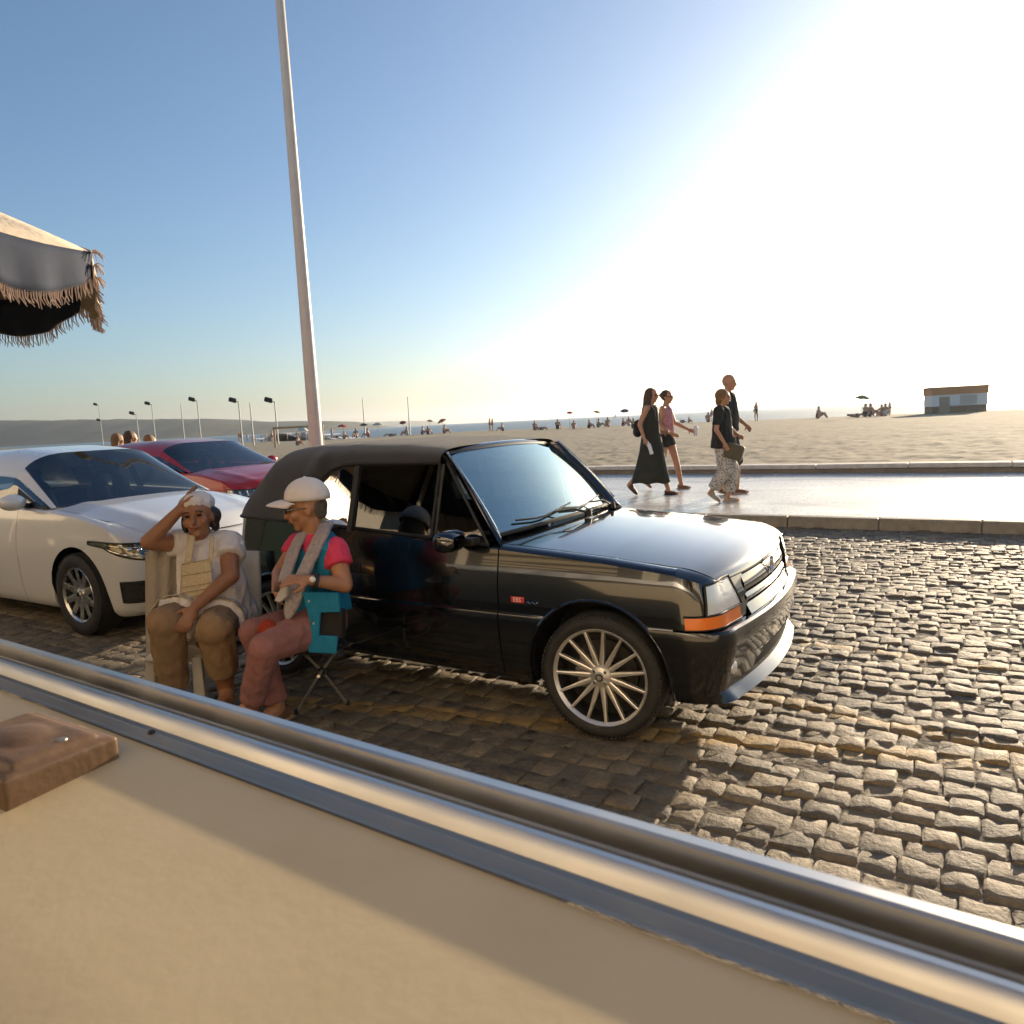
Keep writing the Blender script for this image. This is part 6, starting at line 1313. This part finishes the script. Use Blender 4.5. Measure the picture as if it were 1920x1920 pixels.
# ================================================================== terrace side: wind screen in front of the camera, parasol, house behind
WBt = -2.10; RZ = 1.0
wb = thing('window_ledge', 'cream window ledge with aluminium rails crossing the bottom of the picture', 'window ledge', ST(-0.178, -2.111, 0), HEAD + math.atan2(-0.050, 1.143))
M_ALU = mat('aluminium', (0.56, 0.55, 0.53), rough=0.38, metal=1.0, rvar=0.15, vscale=12); M_ALU2 = mat('aluminium_aged', (0.42, 0.38, 0.32), rough=0.42, metal=0.9, rvar=0.15, vscale=12)
S0, S1 = -2.6, 4.6
def extr(name, prof_, m_, parent=wb, sharp=30):
    g = Geo(); g.grid([[(s, y, z) for y, z in prof_] for s in (S0, S1)]); return obj(name, g, m_, parent, sharp=sharp)
extr('front_rail', [(0.012, RZ - 0.12), (0.012, RZ - 0.005), (0.008, RZ), (-0.006, RZ), (-0.010, RZ - 0.003), (-0.012, RZ - 0.010), (-0.013, RZ - 0.030)], M_ALU)
extr('track', [(-0.013, RZ - 0.030), (-0.026, RZ - 0.031), (-0.027, RZ - 0.018), (-0.030, RZ - 0.016), (-0.033, RZ - 0.018), (-0.034, RZ - 0.028)], M_ALU2)
extr('inner_rail', [(-0.034, RZ - 0.028), (-0.037, RZ - 0.020), (-0.043, RZ - 0.015), (-0.051, RZ - 0.015), (-0.058, RZ - 0.020), (-0.064, RZ - 0.028), (-0.068, RZ - 0.034)], M_ALU)
extr('drip_channel', [(-0.068, RZ - 0.034), (-0.078, RZ - 0.036), (-0.083, RZ - 0.031), (-0.087, RZ - 0.030), (-0.091, RZ - 0.032), (-0.100, RZ - 0.036), (-0.108, RZ - 0.031), (-0.112, RZ - 0.028), (-0.116, RZ - 0.029)], M_ALU2)
M_CREAM = mat('cream_ledge', (0.49, 0.385, 0.225), rough=0.55, col2=(0.53, 0.42, 0.255), vscale=5, rvar=0.15, bump=0.03, bscale=60)
extr('ledge', [(-0.116, RZ - 0.033), (-0.16, RZ - 0.036), (-0.40, RZ - 0.050), (-0.72, RZ - 0.070), (-0.74, RZ - 0.08), (-0.74, RZ - 0.22)], M_CREAM)
g = Geo(); g.box(((S0 + S1) / 2, -0.33, (RZ - 0.16) / 2), (S1 - S0, 0.66, RZ - 0.20)); obj('parapet', g, mat('cream_wall', (0.48, 0.40, 0.28), rough=0.85, var=0.08, vscale=3), wb, smooth=False)
g = Geo(); g.ell((0.42, -0.087, RZ - 0.029), (0.006, 0.006, 0.004)); obj('screw', g, M_DARK, wb)
# brown leather bag corner lying on the ledge at the far left
lb = CAM + ray(150, 1462) * 1.0; q = lb - ST(0, WBt, 0)
bl = ground(128, 1492, RZ - 0.06)
g = Geo(); g.box((-0.12, 0, 0.03), (0.24, 0.16, 0.055)); g.box((-0.12, 0, 0.033), (0.20, 0.12, 0.07)); g.ell((-0.12, 0, 0.04), (0.10, 0.07, 0.035)); bagl = tag(blob('leather_pouch', g, mat('brown_leather2', (0.15, 0.085, 0.04), rough=0.5, var=0.15, vscale=14, bump=0.08, bscale=60), None, 0.005, 5), 'brown leather pouch lying on the cream ledge at the lower left', 'pouch'); bagl.location = Vector((bl.x, bl.y, RZ - 0.058)); bagl.rotation_euler = (0, 0, HEAD)
g = Geo(); g.tube([(-0.20, 0.081, 0.045), (-0.12, 0.083, 0.050), (-0.02, 0.080, 0.045)], 0.003, 6); obj('seam', g, mat('seam_thread', (0.3, 0.2, 0.1), rough=0.8), bagl)
g = Geo(); g.lathe([(0.0, 0.006), (0.007, 0.005), (0.009, 0.0)], 12, c=(-0.04, 0.02, 0.064)); obj('press_stud', g, M_ALU2, bagl)
g = Geo(); pts = [ground(px, py, RZ - 0.045) for px, py in ((246, 1466), (262, 1474), (276, 1482), (288, 1494), (292, 1512))]; g.tube(pts, [0.003, 0.006, 0.007, 0.006, 0.004], 8); tag(obj('drinking_straw', g, mat('cord_dark', (0.05, 0.035, 0.02), rough=0.7)), 'short dark bent straw lying on the cream ledge beside the pouch', 'straw')

# fringed parasol whose edge hangs into the picture at the upper left
pc = at(-338, 548, 3.15); par = thing('fringed_parasol', 'navy and cream parasol with fringed edge at the upper left', 'parasol', Vector((pc.x, pc.y, 0)))
M_NAVY = mat('navy_canvas', (0.012, 0.022, 0.05), rough=0.85, var=0.15, vscale=15); M_CRM = mat('cream_canvas', (0.50, 0.42, 0.32), rough=0.85, var=0.10, vscale=20, bump=0.5, bscale=40); M_FRNG = mat('fringe_cotton', (0.55, 0.42, 0.33), rough=0.9)
rim_z = at(160, 452, 3.15).z; PR = at(136, 500, 3.15).x - pc.x; val = 0.20
g = Geo(); g.tube([(0, 0, 0), (0, 0, rim_z + 0.45)], 0.022, 10); obj('pole', g, mat('parasol_pole', (0.5, 0.45, 0.38), rough=0.5), par)
g = Geo(); g.lathe([(0, 0), (0.25, 0), (0.25, 0.06), (0.05, 0.09), (0.04, 0.3), (0, 0.3)], 24); obj('foot', g, mat('concrete_foot', (0.3, 0.29, 0.27), rough=0.9), par)
NP = 8; offa = R(10.0)
for kq in range(NP):
    a0 = offa + 2 * math.pi * kq / NP; rows = []; navy = kq % 2 == 0
    for q in lin(0, 1, 7):
        row = []
        for j in lin(0, 1, 7):
            a = a0 + 2 * math.pi * j / NP; ch = math.cos(math.pi / NP) / math.cos((j - 0.5) * 2 * math.pi / NP); rr = PR * q * (0.4 + 0.6 * ch)
            row.append((rr * math.cos(a), rr * math.sin(a), rim_z + 0.42 * (1 - q ** 1.3) - 0.03 * math.sin(math.pi * j) * q))
        rows.append(row)
    g = Geo(); g.grid(rows); obj('canopy_panel', g, M_NAVY if navy else M_CRM, par, weld=1e-4, solid=0.004)
    e = rows[-1]; ee = []
    for j in range(6):
        for s_ in lin(0, 1, 4)[:-1]: ee.append(Vector(e[j]).lerp(Vector(e[j + 1]), s_))
    ee.append(Vector(e[-1]))
    n = len(ee); cx = Vector((0, 0, 0))
    sc = [0.55 + 0.45 * math.sin(math.pi * j / (n - 1)) for j in range(n)]
    vr = [[p + Vector((p.x, p.y, 0)).normalized() * (0.012 * math.sin(j * 1.3) * q) - Vector((0, 0, val * q * sc[j])) for j, p in enumerate(ee)] for q in lin(0, 1, 6)]
    g = Geo(); g.grid(vr); vl = obj('valance', g, M_CRM if navy else M_NAVY, par, solid=0.004, sharp=0)
    g = Geo()
    for j in range(n * 4):
        f_ = j / (n * 4 - 1) * (n - 1); j0 = min(int(f_), n - 2); p = vr[-1][j0].lerp(vr[-1][j0 + 1], f_ - j0); out_ = Vector((p.x, p.y, 0)).normalized()
        r1 = random.random; g.tube([p + Vector((0, 0, 0.006)), p + Vector((r1() - .5, r1() - .5, 0)) * 0.012 - Vector((0, 0, 0.025)), p + Vector((r1() - .5, r1() - .5, 0)) * 0.03 + out_ * 0.01 - Vector((0, 0, 0.045 + 0.02 * r1()))], [0.0035, 0.003, 0.002], 4)
    obj('fringe', g, M_FRNG, vl, smooth=False)['kind'] = 'stuff'
    tip = ee[0]; out_ = Vector((tip.x, tip.y, 0)).normalized(); g = Geo()
    for t_ in range(3):
        c_ = tip - Vector((0, 0, t_ * val * 0.27)) + out_ * 0.01
        for j in range(9):
            a = j / 8 * math.pi - math.pi / 2; dv = (out_ * math.cos(a) + Vector((-out_.y, out_.x, 0)) * math.sin(a) * 0.7 + Z * (random.random() - 0.5) * 1.2).normalized(); g.tube([c_, c_ + dv * 0.018, c_ + dv * (0.030 + 0.015 * random.random()) - Z * 0.025], [0.004, 0.003, 0.002], 4)
    obj('tassel', g, M_FRNG, par, smooth=False)['kind'] = 'stuff'
    g = Geo(); g.tube([(0, 0, rim_z + 0.40), tip], 0.008, 6); obj('rib', g, mat('rib_wood', (0.25, 0.18, 0.1), rough=0.7), par)

# house across the terrace, behind the camera: it is seen mirrored in the black paint and throws warm light back
hs_ = thing('terrace_house', 'cream house with striped awning behind the viewer, mirrored in the black car', 'building', ST(0, -7.0, 0), HEAD)
M_WALLC = mat('house_render', (0.74, 0.67, 0.55), rough=0.9, var=0.1, vscale=0.8); M_OPEN = mat('shop_dark', (0.02, 0.018, 0.015), rough=0.6); M_TRIM = mat('house_trim', (0.5, 0.42, 0.3), rough=0.8)
g = Geo(); g.box((-2, -0.5, 4.0), (46, 0.9, 8.0)); obj('wall', g, M_WALLC, hs_, smooth=False)
for k in range(12):
    x = -22 + k * 3.6
    g = Geo(); g.box((x, -0.02, 1.25), (3.3, 0.12, 2.5)); o = obj('shop_opening', g, M_OPEN, hs_, smooth=False)
    if k in (3, 4, 5):
        for q in range(17): g = Geo(); g.box((x, 0.06, 0.10 + q * 0.145), (2.56, 0.06, 0.085)); obj('shutter_slat', g, M_TRIM, o, smooth=False)
    g = Geo(); g.box((x, 0.06, 2.56), (2.9, 0.12, 0.12)); obj('lintel', g, M_TRIM, o, smooth=False)
    for zz in (4.6, 7.0):
        g = Geo(); g.box((x, -0.02, zz), (1.1, 0.12, 1.5)); o = obj('window', g, mat('window_dark', (0.03, 0.035, 0.04), rough=0.15), hs_, smooth=False)
        g = Geo(); g.box((x, 0.06, zz - 0.8), (1.4, 0.16, 0.1)); obj('sill', g, M_TRIM, o, smooth=False)
SC = [mat('awn_%d' % i, c, rough=0.85) for i, c in enumerate(((0.50, 0.42, 0.28), (0.30, 0.05, 0.04), (0.50, 0.42, 0.28), (0.34, 0.22, 0.06)))]
for k in range(75):
    x = -16 + k * 0.32
    g = Geo(); g.grid([[(x + d_, y, z) for d_ in (0, 0.32)] for y, z in ((0.02, 3.25), (1.6, 2.75), (1.62, 2.50))]); obj('awning_stripe', g, SC[k % 4], hs_, smooth=False, solid=0.01)
for k, (x, cn, cm) in enumerate(((-13.6, 'cream', SC[0]), (-6.3, 'ochre', SC[3]), (-2.6, 'blue', mat('stall_blue', (0.05, 0.15, 0.2), rough=0.9)))):   # stall tables under the awning
    tb = thing('stall_table', 'long stall table with %s front cloth before the house behind the viewer' % cn, 'table', ST(x, -5.9, 0), HEAD, 'stall tables in front of the house')
    g = Geo(); g.box((0, 0, 0.78), (2.2, 0.8, 0.05)); obj('tabletop', g, mat('stall_cloth', (0.30, 0.06, 0.05), rough=0.9), tb, smooth=False)
    g = Geo(); g.box((0, 0.39, 0.5), (2.2, 0.02, 0.5)); obj('cloth_front', g, cm, tb, smooth=False)
    for sx in (-1, 1):
        for sy in (-1, 1): g = Geo(); g.box((sx * 1.0, sy * 0.33, 0.38), (0.05, 0.05, 0.76)); obj('leg', g, M_TRIM, tb, smooth=False)

ks = thing('reflection_blocker', 'unseen dark green kiosk added behind the viewer to darken reflections in the black car', 'kiosk', ST(-10.2, -5.4, 0), HEAD)  # unseen block, added so the black car's rear quarter mirrors something dark
M_KG = mat('blocker_green', (0.012, 0.03, 0.018), rough=0.6)
g = Geo(); g.box((0, 0, 1.5), (5.2, 1.6, 3.0)); obj('wall', g, M_KG, ks, bevel=0.03)
g = Geo(); g.box((0, 0, 3.1), (5.6, 2.0, 0.2)); g.box((0, 0, 3.35), (4.6, 1.4, 0.35), None, 0.4); obj('roof', g, M_KG, ks, smooth=False)
g = Geo(); g.box((0, 0.81, 1.6), (3.4, 0.06, 1.1)); obj('hatch', g, M_OPEN, ks, smooth=False)
g = Geo(); g.box((0, 0.95, 1.0), (3.6, 0.35, 0.06)); obj('counter', g, M_TRIM, ks, smooth=False)

# ------------------------------------------------------------------ sea air
g = Geo(); g.box((0, 4480, 74), (18400, 9100, 152))
hz = bpy.data.materials.new('sea_haze'); hz.use_nodes = True; N = hz.node_tree.nodes; N.remove(N['Principled BSDF'])
pv = N.new('ShaderNodeVolumePrincipled'); pv.inputs['Color'].default_value = (0.90, 0.95, 1.0, 1); pv.inputs['Density'].default_value = 0.00015; pv.inputs['Anisotropy'].default_value = 0.62
hz.node_tree.links.new(pv.outputs[0], N['Material Output'].inputs['Volume'])
tag(obj('haze', g, hz, smooth=False), kind='stuff')
